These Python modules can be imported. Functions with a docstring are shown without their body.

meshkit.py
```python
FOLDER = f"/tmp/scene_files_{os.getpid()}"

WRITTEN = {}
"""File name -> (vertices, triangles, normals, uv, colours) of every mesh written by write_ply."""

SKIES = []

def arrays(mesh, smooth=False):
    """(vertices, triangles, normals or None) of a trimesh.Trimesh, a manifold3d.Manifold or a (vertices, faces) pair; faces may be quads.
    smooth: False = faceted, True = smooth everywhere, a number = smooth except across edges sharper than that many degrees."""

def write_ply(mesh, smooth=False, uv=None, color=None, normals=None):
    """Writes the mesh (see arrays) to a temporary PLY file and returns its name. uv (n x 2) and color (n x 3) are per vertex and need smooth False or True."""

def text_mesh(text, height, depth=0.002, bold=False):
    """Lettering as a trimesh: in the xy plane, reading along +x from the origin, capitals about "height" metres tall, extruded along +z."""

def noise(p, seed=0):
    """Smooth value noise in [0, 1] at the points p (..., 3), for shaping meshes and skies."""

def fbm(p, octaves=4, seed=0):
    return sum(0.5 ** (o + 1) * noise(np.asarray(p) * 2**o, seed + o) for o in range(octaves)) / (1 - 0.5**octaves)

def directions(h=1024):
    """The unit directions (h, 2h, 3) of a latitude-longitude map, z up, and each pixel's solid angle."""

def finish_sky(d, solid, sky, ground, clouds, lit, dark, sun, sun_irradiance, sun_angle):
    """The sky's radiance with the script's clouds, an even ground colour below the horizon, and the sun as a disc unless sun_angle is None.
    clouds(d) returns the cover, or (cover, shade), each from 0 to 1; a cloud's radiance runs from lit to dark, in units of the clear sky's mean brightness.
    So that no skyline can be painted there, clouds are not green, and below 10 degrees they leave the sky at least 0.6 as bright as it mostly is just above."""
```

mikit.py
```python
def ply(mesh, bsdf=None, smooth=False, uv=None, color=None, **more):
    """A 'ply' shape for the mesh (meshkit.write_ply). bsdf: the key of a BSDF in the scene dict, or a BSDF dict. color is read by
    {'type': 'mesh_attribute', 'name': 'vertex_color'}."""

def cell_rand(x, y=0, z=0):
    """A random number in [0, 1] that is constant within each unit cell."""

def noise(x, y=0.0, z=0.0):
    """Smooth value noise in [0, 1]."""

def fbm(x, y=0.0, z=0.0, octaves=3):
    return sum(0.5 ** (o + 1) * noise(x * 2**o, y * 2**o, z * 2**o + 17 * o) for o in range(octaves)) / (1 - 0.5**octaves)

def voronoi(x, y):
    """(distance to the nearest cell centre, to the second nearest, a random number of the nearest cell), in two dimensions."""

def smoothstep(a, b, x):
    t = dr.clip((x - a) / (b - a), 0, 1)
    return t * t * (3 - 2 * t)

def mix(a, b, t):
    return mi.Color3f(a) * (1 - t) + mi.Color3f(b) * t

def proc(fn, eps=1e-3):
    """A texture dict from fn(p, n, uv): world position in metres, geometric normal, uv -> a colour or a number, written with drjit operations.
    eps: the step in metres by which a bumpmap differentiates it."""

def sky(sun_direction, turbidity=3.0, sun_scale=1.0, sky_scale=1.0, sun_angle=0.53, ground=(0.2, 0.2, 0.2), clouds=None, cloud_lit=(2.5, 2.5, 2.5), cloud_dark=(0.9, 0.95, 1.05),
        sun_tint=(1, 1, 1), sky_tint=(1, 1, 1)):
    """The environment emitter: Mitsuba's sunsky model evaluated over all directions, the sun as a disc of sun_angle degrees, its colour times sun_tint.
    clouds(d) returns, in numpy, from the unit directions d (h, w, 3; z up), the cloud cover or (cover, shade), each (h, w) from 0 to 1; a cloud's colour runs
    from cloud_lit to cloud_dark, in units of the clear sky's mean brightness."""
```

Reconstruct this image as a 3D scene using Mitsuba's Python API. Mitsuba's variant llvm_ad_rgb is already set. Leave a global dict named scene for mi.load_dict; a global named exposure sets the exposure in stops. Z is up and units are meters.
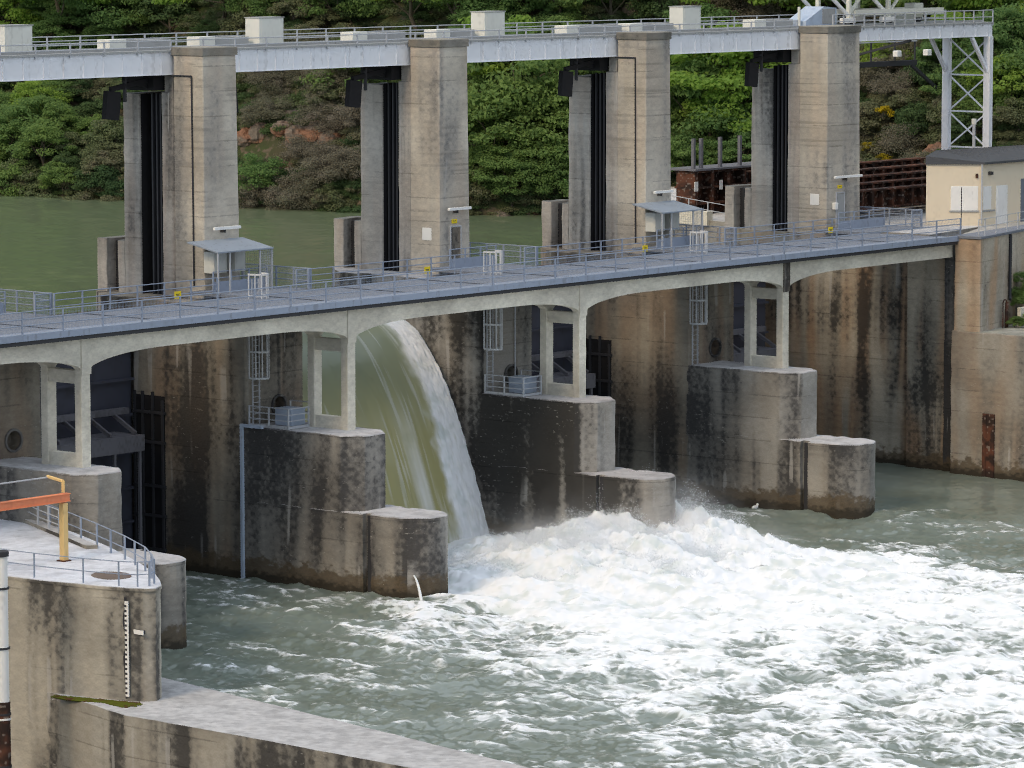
import math
import random
import numpy as np
import drjit as dr
import mitsuba as mi
import manifold3d as m3
import trimesh
import mikit
import meshkit
from mikit import noise, fbm, smoothstep

random.seed(7)
RNG = np.random.default_rng(11)
T = mi.ScalarTransform4f

# ------------------------------------------------------------------ camera, sky, exposure
FOCAL, YAW, PITCH, ROLL = 4113.76, 0.8802, 0.1113, -0.0009
EYE = np.array([-130.437, -132.517, 31.388])
FWD = np.array([math.sin(YAW) * math.cos(PITCH), math.cos(YAW) * math.cos(PITCH), -math.sin(PITCH)])
RIGHT = np.array([math.cos(YAW), -math.sin(YAW), 0.0])
UP = np.cross(RIGHT, FWD)
UP = UP * math.cos(ROLL) - RIGHT * math.sin(ROLL)
scene, labels = {}, {}
scene['camera'] = {
    'type': 'perspective', 'fov_axis': 'x', 'fov': math.degrees(2 * math.atan(512 / FOCAL)),
    'near_clip': 5.0, 'far_clip': 3000.0,
    'to_world': T().look_at(origin=EYE.tolist(), target=(EYE + FWD * 100).tolist(), up=UP.tolist()),
}
scene['sky'] = mikit.sky([-0.95, -0.05, 0.62], turbidity=3, sun_scale=0.22, sun_angle=18, clouds=lambda d: 1.0,
                         cloud_lit=(1.62, 1.80, 2.06), sun_tint=(1.0, 0.97, 0.93))
exposure = 2.42

# ------------------------------------------------------------------ helpers
def mply(mesh, *a, **k):
    return mikit.ply(mesh.mesh() if isinstance(mesh, MB) else mesh, *a, **k)


def col3(c):
    return mi.Color3f(*[float(x) for x in c]) if isinstance(c, (tuple, list, np.ndarray)) else mi.Color3f(c)


def mix(a, b, t):
    return col3(a) * (1 - t) + col3(b) * t


USED = {}


def key_of(name):
    n = USED.get(name, 0)
    USED[name] = n + 1
    return name if n == 0 else f'{name}_{n:03d}'


def tag(key, label=None, cat=None, group=None, kind=None):
    d = labels.setdefault(key, {})
    for k, v in (('label', label), ('category', cat), ('group', group), ('kind', kind)):
        if v:
            d[k] = v
    return key


def thing(name, label, cat, group=None):
    return tag(key_of(name), label, cat, group)


class MB:
    """Collects boxes, bars, prisms into one mesh."""

    def __init__(self):
        self.v, self.f, self.n = [], [], 0

    def add(self, v, f):
        v = np.asarray(v, float)
        self.v.append(v)
        self.f.append(np.asarray(f, int) + self.n)
        self.n += len(v)
        return self

    def box(self, x0, x1, y0, y1, z0, z1, c=0.0):
        if c > 0:
            return self.prism([(x0, y0), (x1, y0), (x1, y1), (x0, y1)], z0, z1, c)
        v = [(x, y, z) for z in (z0, z1) for y in (y0, y1) for x in (x0, x1)]
        return self.add(v, [[0, 2, 3], [0, 3, 1], [4, 5, 7], [4, 7, 6], [0, 1, 5], [0, 5, 4], [2, 6, 7], [2, 7, 3], [0, 4, 6], [0, 6, 2], [1, 3, 7], [1, 7, 5]])

    def prism(self, poly, z0, z1, c=0.0):
        """Convex counter-clockwise polygon, extruded; c chamfers the top edge and the upright edges."""
        p = np.asarray(poly, float)
        if c > 0:
            q = []
            for i in range(len(p)):
                a, b, d = p[i - 1], p[i], p[(i + 1) % len(p)]
                e1, e2 = (a - b) / np.linalg.norm(a - b), (d - b) / np.linalg.norm(d - b)
                cc = min(c, 0.3 * np.linalg.norm(a - b), 0.3 * np.linalg.norm(d - b))
                q += [b + e1 * cc, b + e2 * cc]
            p = np.array(q)
        n = len(p)
        ctr = p.mean(0)
        rings = [np.c_[p, np.full(n, z0)]]
        if c > 0:
            rings.append(np.c_[p, np.full(n, z1 - c)])
            d = ctr - p
            rings.append(np.c_[p + d / np.linalg.norm(d, axis=1)[:, None] * c * 1.2, np.full(n, z1)])
        else:
            rings.append(np.c_[p, np.full(n, z1)])
        v = np.vstack(rings)
        f = []
        i = np.arange(n)
        j = (i + 1) % n
        for r in range(len(rings) - 1):
            a = r * n
            f += [np.c_[a + i, a + j, a + n + j], np.c_[a + i, a + n + j, a + n + i]]
        t = (len(rings) - 1) * n
        k = np.arange(1, n - 1)
        f += [np.c_[t + 0 * k, t + k, t + k + 1], np.c_[0 * k, k + 1, k]]
        return self.add(v, np.vstack(f))

    def bar(self, p, q, r, n=6, r2=None, up=None):
        p, q = np.asarray(p, float), np.asarray(q, float)
        d = (q - p) / max(np.linalg.norm(q - p), 1e-9)
        a = np.cross(d, [0, 0, 1] if abs(d[2]) < 0.95 else [0, 1, 0])
        a /= np.linalg.norm(a)
        b = np.cross(d, a)
        th = (np.arange(n) + 0.5) / n * 2 * math.pi
        ring = np.cos(th)[:, None] * a + np.sin(th)[:, None] * b
        v = np.vstack([p + ring * r, q + ring * (r if r2 is None else r2)])
        i = np.arange(n)
        j = (i + 1) % n
        k = np.arange(1, n - 1)
        f = np.vstack([np.c_[i, j, n + j], np.c_[i, n + j, n + i], np.c_[0 * k, k + 1, k], np.c_[n + 0 * k, n + k, n + k + 1]])
        return self.add(v, f)

    def beam(self, p, q, w, h):
        """Rectangular bar from p to q, width w (sideways), height h (upwards)."""
        p, q = np.asarray(p, float), np.asarray(q, float)
        d = (q - p) / np.linalg.norm(q - p)
        a = np.cross(d, [0, 0, 1] if abs(d[2]) < 0.95 else [0, 1, 0])
        a /= np.linalg.norm(a)
        b = np.cross(a, d)
        ring = np.array([a * w / 2 + b * h / 2, -a * w / 2 + b * h / 2, -a * w / 2 - b * h / 2, a * w / 2 - b * h / 2])
        v = np.vstack([p + ring, q + ring])
        f = [[0, 1, 5], [0, 5, 4], [1, 2, 6], [1, 6, 5], [2, 3, 7], [2, 7, 6], [3, 0, 4], [3, 4, 7], [0, 3, 2], [0, 2, 1], [4, 5, 6], [4, 6, 7]]
        return self.add(v, f)

    def path(self, pts, r, n=6):
        for a, b in zip(pts[:-1], pts[1:]):
            self.bar(a, b, r, n)
        return self

    def mesh(self):
        return trimesh.Trimesh(np.vstack(self.v), np.vstack(self.f), process=False)


def put(key, mesh, mat, smooth=False, **kw):
    if isinstance(mesh, MB):
        mesh = mesh.mesh()
    scene[key] = mply(mesh, mat, smooth, **kw)
    return key


def part(parent, name, mesh, mat, smooth=False, label=None, kind=None, **kw):
    k = put(key_of(f'{parent}__{name}'), mesh, mat, smooth, **kw)
    if label or kind:
        tag(k, label, kind=kind)
    return k


def copy_part(parent, name, ply, to_world):
    k = key_of(f'{parent}__{name}')
    scene[k] = {**ply, 'to_world': to_world}
    return k


def struct(name, mesh, mat, smooth=False, kind='structure', label=None, cat=None, **kw):
    return tag(put(key_of(name), mesh, mat, smooth, **kw), label, cat, kind=kind)


def rough(mesh, size=0.45, amp=0.02, seed=0, freq=1.3):
    """Refines and slightly warps a cast concrete body so that its edges are worn and not ruled."""
    if isinstance(mesh, MB):
        mesh = mesh.mesh()
    mesh.merge_vertices()
    mm = m3.Manifold(m3.Mesh(np.asarray(mesh.vertices, np.float32), np.asarray(mesh.faces, np.uint32)))
    if mm.is_empty():
        v, f = trimesh.remesh.subdivide_to_size(mesh.vertices, mesh.faces, size)
    else:
        o = mm.refine_to_length(size).to_mesh()
        v, f = o.vert_properties[:, :3].astype(float), o.tri_verts
    d = np.stack([meshkit.fbm(v * freq + 31 * k + seed, 3) - 0.5 for k in range(3)], -1)
    return trimesh.Trimesh(v + d * amp * 2, f, process=False)


def diff(a, *cut):
    def man(m):
        m = m.mesh() if isinstance(m, MB) else m
        m.merge_vertices()
        return m3.Manifold(m3.Mesh(np.asarray(m.vertices, np.float32), np.asarray(m.faces, np.uint32)))
    a = man(a)
    for c in cut:
        a = a - man(c)
    o = a.to_mesh()
    return trimesh.Trimesh(o.vert_properties[:, :3], o.tri_verts, process=False)


# ------------------------------------------------------------------ materials
def paint(name, col, rough_=0.55, dirt=0.25, metallic=0.0, spec=0.4):
    c = np.array(col)

    def f(p, n, uv):
        g = fbm(p.x * 1.7, p.y * 1.7, p.z * 0.7, 3)
        g2 = noise(p.x * 9, p.y * 9, p.z * 5)
        drip = noise(p.x * 5.5, p.y * 5.5, p.z * 0.45) * 0.7 + 0.3 * g2
        o = mix(c, c * 0.55 + 0.02, smoothstep(0.45, 0.85, g * 0.7 + g2 * 0.3) * dirt * 2)
        return mix(o, c * 0.45 + np.array([0.045, 0.032, 0.02]), smoothstep(0.68, 0.86, drip) * min(0.6, dirt * 2.6))
    scene[name] = {'type': 'twosided', 'bsdf': {'type': 'principled', 'base_color': mikit.proc(f), 'roughness': rough_, 'metallic': metallic, 'specular': spec}}


def plain(name, col, rough_=0.6, metallic=0.0, spec=0.4):
    scene[name] = {'type': 'twosided', 'bsdf': {'type': 'principled', 'base_color': {'type': 'rgb', 'value': list(col)}, 'roughness': rough_, 'metallic': metallic, 'specular': spec}}


def concrete(name, base, brown, dark, th, brown_amt=0.4, speck=0.3, lift=1.25, boards=0.3, tide=None, top=None, streak=1.0, wet=None, warm=0.0):
    """Weathered cast concrete: upright algae streaks (th: the higher, the fewer), lichen flecks, lift joints, board marks, a brown tide band."""
    base, brown, dark = map(np.array, (base, brown, dark))

    def f(p, n, uv):
        x, y, z = p.x, p.y, p.z
        big = (fbm(x * 0.21 + 11, y * 0.21, z * 0.24, 2) - 0.5) / 0.15
        wx = x + 0.7 * noise(x * 0.9, y * 0.9, z * 0.13)
        wy = y + 0.7 * noise(x * 0.9 + 5, y * 0.9, z * 0.13)
        s = (fbm(wx * 0.70 * streak, wy * 0.70 * streak, z * 0.045, 3) - 0.5) / 0.13
        s2 = (noise(wx * 2.3 * streak + 7, wy * 2.3 * streak, z * 0.085) - 0.5) / 0.2
        drip = noise(wx * 5.5 * streak, wy * 5.5 * streak, z * 0.11)
        b = fbm(x * 0.33 + 5, y * 0.33, z * 0.3, 3)
        fine = fbm(x * 4, y * 4, z * 5, 3)
        finer = fbm(x * 13, y * 13, z * 17, 2)
        lay = mikit.cell_rand(dr.floor(z / lift + 0.5), 3, 1)
        c = mix(base, base * 0.76, smoothstep(0.35, 0.65, b))
        c = mix(c, brown, smoothstep(0.35, 0.75, noise(wx * 1.5 * streak + 31, wy * 1.5 * streak, z * 0.12) * 0.6 + b * 0.4) * brown_amt)
        c = c * (0.70 + 0.34 * fine + 0.24 * finer) * (0.93 + 0.12 * lay)
        bd = noise(x * 0.35, y * 0.35, z * 6.5)
        c = c * (1 - boards * 0.42 * smoothstep(0.5, 0.85, bd) * smoothstep(0.42, 0.58, b * 0.5 + fine * 0.5))
        br = (fbm(x * 5.5, y * 5.5, z * 4.5, 4) - 0.5) / 0.13
        m = s * 0.78 + s2 * 0.34 + big * 0.45 + (lay - 0.5) * 0.3 + (drip - 0.5) * 0.7
        if wet is not None:
            m = m + wet(p, n)
        m1 = smoothstep(th - 0.9, th + 0.8, m + br * 0.14)
        m2 = smoothstep(th + 0.2, th + 1.6, m + br * 0.30)
        c = mix(c, c * 0.42 + col3(dark * 0.8), m1 * 0.78)
        c = mix(c, mix(dark * 1.6, dark * 0.5, finer), m2 * 0.85)
        fl = noise(x * 3.3 + 3, y * 3.3, z * 8.5) * 0.55 + noise(x * 12, y * 12, z * 16) * 0.45
        c = mix(c, (0.36, 0.35, 0.325), smoothstep(0.72, 0.84, fl) * smoothstep(0.48, 0.62, b) * speck * 0.7)
        run = smoothstep(0.74, 0.86, noise(wx * 3.7 * streak + 50, wy * 3.7 * streak, z * 0.10)) * smoothstep(0.45, 0.65, noise(x * 0.4 + 8, y * 0.4, z * 0.45) + 0.25 * (fine - 0.5))
        c = mix(c, (0.46, 0.45, 0.43), run * speck * 0.7)
        l = dr.abs(z / lift - dr.floor(z / lift) - 0.5) * lift
        joint = (1 - smoothstep(0.01, 0.045, l + 0.05 * (fine - 0.5))) * smoothstep(0.42, 0.6, noise(x * 0.8, y * 0.8, z * 0.6))
        c = c * (1 - 0.30 * joint)
        if tide is not None:
            t = 1 - smoothstep(tide - 0.15, tide + 0.3, z + (fine - 0.5) * 0.9 + s2 * 0.10)
            c = mix(c, mix((0.125, 0.092, 0.055), (0.06, 0.048, 0.032), finer), t * 0.85)
            c = mix(c, (0.022, 0.02, 0.015), (1 - smoothstep(-0.42, -0.05, z + (fine - 0.5) * 0.6)) * 0.8)
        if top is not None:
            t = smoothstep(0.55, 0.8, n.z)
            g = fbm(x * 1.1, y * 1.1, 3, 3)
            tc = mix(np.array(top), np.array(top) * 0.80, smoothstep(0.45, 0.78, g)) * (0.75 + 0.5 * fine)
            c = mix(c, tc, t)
        return dr.clip(c, 0.0, 0.9)

    def bump(p, n, uv):
        return fbm(p.x * 6, p.y * 6, p.z * 6, 2) * 0.7 + 0.3 * boards * noise(p.x * 0.7, p.y * 0.7, p.z * 7.0)
    scene[name] = {'type': 'twosided', 'bsdf': {'type': 'bumpmap', 'scale': 0.03, 'arbitrary': mikit.proc(bump, 0.02),
                   'bsdf': {'type': 'principled', 'base_color': mikit.proc(f), 'roughness': 0.9, 'specular': 0.25}}}


concrete('mat_tower', (0.55, 0.51, 0.435), (0.48, 0.39, 0.31), (0.19, 0.186, 0.178), 0.5, 0.4, 0.45, boards=0.7, top=(0.30, 0.29, 0.27))
concrete('mat_tower_rear', (0.50, 0.47, 0.425), (0.40, 0.31, 0.25), (0.09, 0.088, 0.086), 0.3, 0.4, 1.0, boards=0.4, streak=1.7, top=(0.2, 0.2, 0.19))
concrete('mat_cap', (0.25, 0.24, 0.215), (0.22, 0.18, 0.13), (0.10, 0.10, 0.09), 0.3, top=(0.24, 0.23, 0.2))
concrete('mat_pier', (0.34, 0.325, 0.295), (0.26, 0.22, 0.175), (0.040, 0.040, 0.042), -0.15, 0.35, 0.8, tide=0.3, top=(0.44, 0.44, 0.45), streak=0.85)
concrete('mat_pier_wet', (0.38, 0.365, 0.335), (0.27, 0.23, 0.18), (0.018, 0.0175, 0.017), 0.35, 0.4, 0.7, tide=0.2, top=(0.36, 0.35, 0.35), streak=0.9,
         wet=lambda p, n: 2.2 * smoothstep(33.95, 33.7, p.x) * smoothstep(9.5, 4.5, p.y))
concrete('mat_wall_body', (0.29, 0.265, 0.22), (0.26, 0.18, 0.12), (0.034, 0.033, 0.033), -0.25, 0.6, 0.6, tide=0.35, streak=1.0)
concrete('mat_bank', (0.44, 0.395, 0.32), (0.43, 0.265, 0.15), (0.024, 0.024, 0.025), -0.02, 0.75, 0.6, tide=0.15, top=(0.30, 0.29, 0.27), streak=1.15)
concrete('mat_bank_low', (0.33, 0.31, 0.27), (0.30, 0.21, 0.14), (0.038, 0.038, 0.039), -0.15, 0.5, 0.7, tide=0.15, top=(0.25, 0.25, 0.22), streak=0.9)
concrete('mat_joint', (0.20, 0.195, 0.19), (0.2, 0.18, 0.15), (0.03, 0.03, 0.032), -0.7, 0.2, 0.9, tide=0.15, streak=1.4)
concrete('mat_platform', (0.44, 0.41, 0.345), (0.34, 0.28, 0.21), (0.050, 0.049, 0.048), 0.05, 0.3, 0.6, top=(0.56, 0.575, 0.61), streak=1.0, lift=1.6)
concrete('mat_guide', (0.37, 0.35, 0.305), (0.26, 0.22, 0.16), (0.040, 0.039, 0.039), -0.2, 0.3, 0.7, top=(0.42, 0.415, 0.41), streak=1.0)
concrete('mat_pale', (0.74, 0.705, 0.60), (0.62, 0.57, 0.47), (0.44, 0.42, 0.38), 3.0, 0.25, 0.05, boards=0.0, lift=40)
plain('mat_dark_steel', (0.035, 0.036, 0.042), 0.6)
plain('mat_black', (0.012, 0.012, 0.014), 0.8)
paint('mat_blue_steel', (0.27, 0.32, 0.41), 0.5, 0.2)
paint('mat_deck', (0.165, 0.182, 0.215), 0.8, 0.3)
paint('mat_strip', (0.23, 0.265, 0.33), 0.75, 0.15)
paint('mat_white_steel', (0.77, 0.79, 0.83), 0.45, 0.12)
paint('mat_rail_grey', (0.45, 0.47, 0.50), 0.5, 0.2)
paint('mat_white', (0.80, 0.80, 0.78), 0.45, 0.08)
paint('mat_cream_steel', (0.66, 0.66, 0.58), 0.5, 0.15)
paint('mat_cabinet', (0.66, 0.67, 0.62), 0.5, 0.10)
paint('mat_grey_cabinet', (0.34, 0.35, 0.35), 0.6, 0.2)
paint('mat_canopy', (0.27, 0.315, 0.375), 0.5, 0.15)
paint('mat_silver', (0.42, 0.50, 0.62), 0.35, 0.15)
paint('mat_orange', (0.78, 0.26, 0.12), 0.5, 0.15)
paint('mat_yellow_steel', (0.72, 0.50, 0.21), 0.5, 0.15)
plain('mat_sign_yellow', (0.80, 0.62, 0.02), 0.5)
paint('mat_gate', (0.065, 0.07, 0.095), 0.45, 0.5)
paint('mat_gate_grey', (0.15, 0.15, 0.17), 0.55, 0.6)
paint('mat_render', (0.72, 0.635, 0.49), 0.85, 0.05)
paint('mat_slate', (0.07, 0.075, 0.085), 0.6, 0.2)
paint('mat_cage', (0.56, 0.58, 0.60), 0.5, 0.15)
plain('mat_garage', (0.16, 0.18, 0.22), 0.5)
plain('mat_glass_dark', (0.05, 0.06, 0.07), 0.15)
plain('mat_trunk', (0.10, 0.085, 0.065), 0.9)


def f_rust(p, n, uv):
    g = fbm(p.x * 2.2, p.y * 2.2, p.z * 2.2, 3)
    c = mix((0.035, 0.022, 0.018), (0.115, 0.048, 0.030), smoothstep(0.35, 0.7, g))
    return mix(c, (0.28, 0.24, 0.21), smoothstep(0.68, 0.8, noise(p.x * 7, p.y * 7, p.z * 6)) * 0.5)


scene['mat_rust'] = {'type': 'twosided', 'bsdf': {'type': 'principled', 'base_color': mikit.proc(f_rust), 'roughness': 0.85, 'specular': 0.2}}


def leaf_mat(name, c1, c2, c3, trans=0.5):
    def f(p, n, uv):
        a = noise(p.x * 0.16 + 3, p.y * 0.16, p.z * 0.16)
        b = noise(p.x * 1.3, p.y * 1.3, p.z * 1.3)
        c = mix(c1, c2, smoothstep(0.25, 0.75, a))
        return mix(c, c3, smoothstep(0.5, 0.95, b) * 0.7)
    scene[name] = {'type': 'principledthin', 'base_color': mikit.proc(f), 'roughness': 0.6, 'diff_trans': trans, 'spec_trans': 0.0, 'eta': 1.3}


leaf_mat('mat_leaf_bright', (0.29, 0.45, 0.10), (0.40, 0.53, 0.12), (0.21, 0.34, 0.08), 1.2)
leaf_mat('mat_leaf_mid', (0.175, 0.29, 0.105), (0.24, 0.35, 0.11), (0.125, 0.21, 0.08), 1.1)
leaf_mat('mat_leaf_dark', (0.09, 0.155, 0.07), (0.13, 0.195, 0.08), (0.08, 0.13, 0.065), 0.9)
leaf_mat('mat_leaf_olive', (0.20, 0.205, 0.12), (0.175, 0.22, 0.105), (0.25, 0.22, 0.16), 0.8)
leaf_mat('mat_leaf_brown', (0.24, 0.215, 0.165), (0.205, 0.205, 0.14), (0.30, 0.26, 0.215), 0.8)
leaf_mat('mat_gorse', (0.45, 0.34, 0.02), (0.40, 0.30, 0.02), (0.1, 0.12, 0.03), 0.4)


scene['mat_puddle'] = {'type': 'principled', 'base_color': {'type': 'rgb', 'value': [0.17, 0.125, 0.10]}, 'roughness': 0.2, 'specular': 0.5}


def f_moss(p, n, uv):
    g = fbm(p.x * 4, p.y * 4, p.z * 4, 3)
    return mix((0.10, 0.115, 0.02), (0.10, 0.05, 0.03), smoothstep(0.5, 0.65, g))


scene['mat_moss'] = {'type': 'diffuse', 'reflectance': mikit.proc(f_moss)}


def f_rock(p, n, uv):
    g = fbm(p.x * 0.8, p.y * 0.8, p.z * 1.4, 3)
    h = fbm(p.x * 4, p.y * 4, p.z * 5, 2)
    c = mix((0.17, 0.145, 0.12), (0.24, 0.13, 0.085), smoothstep(0.4, 0.65, g))
    return c * (0.55 + 0.9 * h)


scene['mat_rock'] = {'type': 'twosided', 'bsdf': {'type': 'diffuse', 'reflectance': mikit.proc(f_rock)}}


def f_soil(p, n, uv):
    g = fbm(p.x * 0.25, p.y * 0.25, p.z * 0.3, 3)
    h = fbm(p.x * 2.5, p.y * 2.5, p.z * 2.5, 3)
    c = mix((0.075, 0.07, 0.042), (0.055, 0.075, 0.03), smoothstep(0.35, 0.65, g))
    return mix(c, (0.14, 0.11, 0.08), smoothstep(0.5, 0.75, h))


scene['mat_soil'] = {'type': 'twosided', 'bsdf': {'type': 'diffuse', 'reflectance': mikit.proc(f_soil)}}


def foam_mask(p, d):
    """d = foam density from the flow (0..1); returns the cover of white foam with lacy edges."""
    wx = p.x + 1.4 * fbm(p.x * 0.5, p.y * 0.5, 1, 2)
    wy = p.y + 1.4 * fbm(p.x * 0.5 + 9, p.y * 0.5, 5, 2)
    lace = dr.abs(2 * fbm(wx * 0.8, wy * 0.5, 0.3, 4) - 1)
    lace2 = dr.abs(2 * fbm(wx * 2.6 + 4, wy * 1.9, 2.3, 3) - 1)
    a = 1 - smoothstep(0.0, 0.34, lace)
    b = 1 - smoothstep(0.0, 0.36, lace2)
    g = 0.40 * a + 0.34 * b + 0.45 * fbm(wx * 4.5, wy * 3.5, 7.7, 3)
    return smoothstep(1.0 - d, 1.6 - d, g)


def river_weight(p, n, uv):
    return foam_mask(p, uv.x * 1.3) * 0.96


def f_foam(p, n, uv):
    g = fbm(p.x * 1.2, p.y * 1.2, p.z * 1.2, 3)
    return mix((0.90, 0.92, 0.94), (0.70, 0.75, 0.74), smoothstep(0.45, 0.75, g))


def f_river(p, n, uv):
    g = fbm(p.x * 0.25, p.y * 0.2, 4, 3)
    return mix((0.140, 0.168, 0.135), (0.26, 0.31, 0.28), smoothstep(0.3, 0.7, g) * 0.35 + dr.clip(uv.x, 0, 1) * 0.7)


scene['mat_river'] = {'type': 'twosided', 'bsdf': {'type': 'blendbsdf', 'weight': mikit.proc(river_weight),
                      'bsdf_0': {'type': 'principled', 'base_color': mikit.proc(f_river), 'roughness': 0.12, 'specular': 0.5},
                      'bsdf_1': {'type': 'principled', 'base_color': mikit.proc(f_foam), 'roughness': 0.8, 'specular': 0.2}}}


def f_lake(p, n, uv):
    g = fbm(p.x * 0.06, p.y * 0.06, 4, 3)
    return mix((0.090, 0.118, 0.068), (0.115, 0.140, 0.082), g)


scene['mat_lake'] = {'type': 'twosided', 'bsdf': {'type': 'principled', 'base_color': mikit.proc(f_lake), 'roughness': 0.12, 'specular': 0.5}}


def fall_weight(p, n, uv):
    """uv.x across the bay (0 left, 1 right), uv.y down the fall."""
    st = fbm(p.x * 3.2, 0.3 * p.z + 3, 1, 3)
    st2 = noise(p.x * 7, 0.5 * p.z, 2)
    edge = 0.815 - 0.03 * smoothstep(0.2, 0.9, uv.y) + 0.07 * (fbm(p.x * 1.5, p.z * 1.1, 3, 3) - 0.5)
    white = smoothstep(edge - 0.015, edge + 0.05, uv.x) * (0.92 + 0.8 * (fbm(p.x * 6, p.z * 1.5, p.y * 1.5, 3) - 0.4))
    streaks = smoothstep(0.60, 0.80, st * 0.7 + st2 * 0.3 + 0.06 * uv.y + 0.14 * smoothstep(0.35, 0.75, uv.x) - 0.08) * 0.26
    low = smoothstep(0.9, 1.05, uv.y + 0.2 * (st - 0.5)) * 0.6
    veil = smoothstep(0.60, 0.66, uv.x + 0.02 * (st2 - 0.5)) * (1 - smoothstep(0.69, 0.72, uv.x)) * smoothstep(0.25, 0.75, uv.y) * (0.25 + 0.5 * st)
    low = dr.maximum(low, veil)
    return dr.clip(dr.maximum(dr.maximum(white, streaks), low), 0, 1)


def f_fall(p, n, uv):
    st = fbm(p.x * 2.2, 0.15 * p.z, 6, 3)
    c = mix((0.42, 0.385, 0.17), (0.36, 0.345, 0.18), st)
    return mix((0.25, 0.29, 0.205), c, smoothstep(0.05, 0.55, uv.y))


scene['mat_fall'] = {'type': 'twosided', 'bsdf': {'type': 'blendbsdf', 'weight': mikit.proc(fall_weight),
                     'bsdf_0': {'type': 'principled', 'base_color': mikit.proc(f_fall), 'roughness': 0.22, 'specular': 0.4},
                     'bsdf_1': {'type': 'principled', 'base_color': mikit.proc(f_foam), 'roughness': 0.8, 'specular': 0.2}}}
scene['mat_spray'] = {'type': 'diffuse', 'reflectance': {'type': 'rgb', 'value': [0.82, 0.85, 0.88]}}

# ------------------------------------------------------------------ main dimensions
L = 18.0
WATER, LAKE = -0.65, 11.3
PX0, PX1 = -2.41, 1.8          # pier body
DECK0, DECK1 = 13.0, 13.25
NAMES = ['leftmost', 'second from the left', 'third from the left', 'fourth from the left']

# ------------------------------------------------------------------ water
fw = np.array([math.sin(YAW), math.cos(YAW)])
rt = np.array([math.cos(YAW), -math.sin(YAW)])


def grid(u0, u1, nu, w0, w1, nw):
    """A sheet whose rows run along the valley diagonal; returns x, y arrays and faces."""
    u, w = np.meshgrid(np.linspace(u0, u1, nu), np.linspace(w0, w1, nw))
    xy = u[..., None] * rt + w[..., None] * fw
    i = np.arange(nu * nw).reshape(nw, nu)
    a, b, c, d = i[:-1, :-1].ravel(), i[:-1, 1:].ravel(), i[1:, 1:].ravel(), i[1:, :-1].ravel()
    return xy[..., 0].ravel(), xy[..., 1].ravel(), np.vstack([np.c_[a, b, c], np.c_[a, c, d]])


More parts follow.
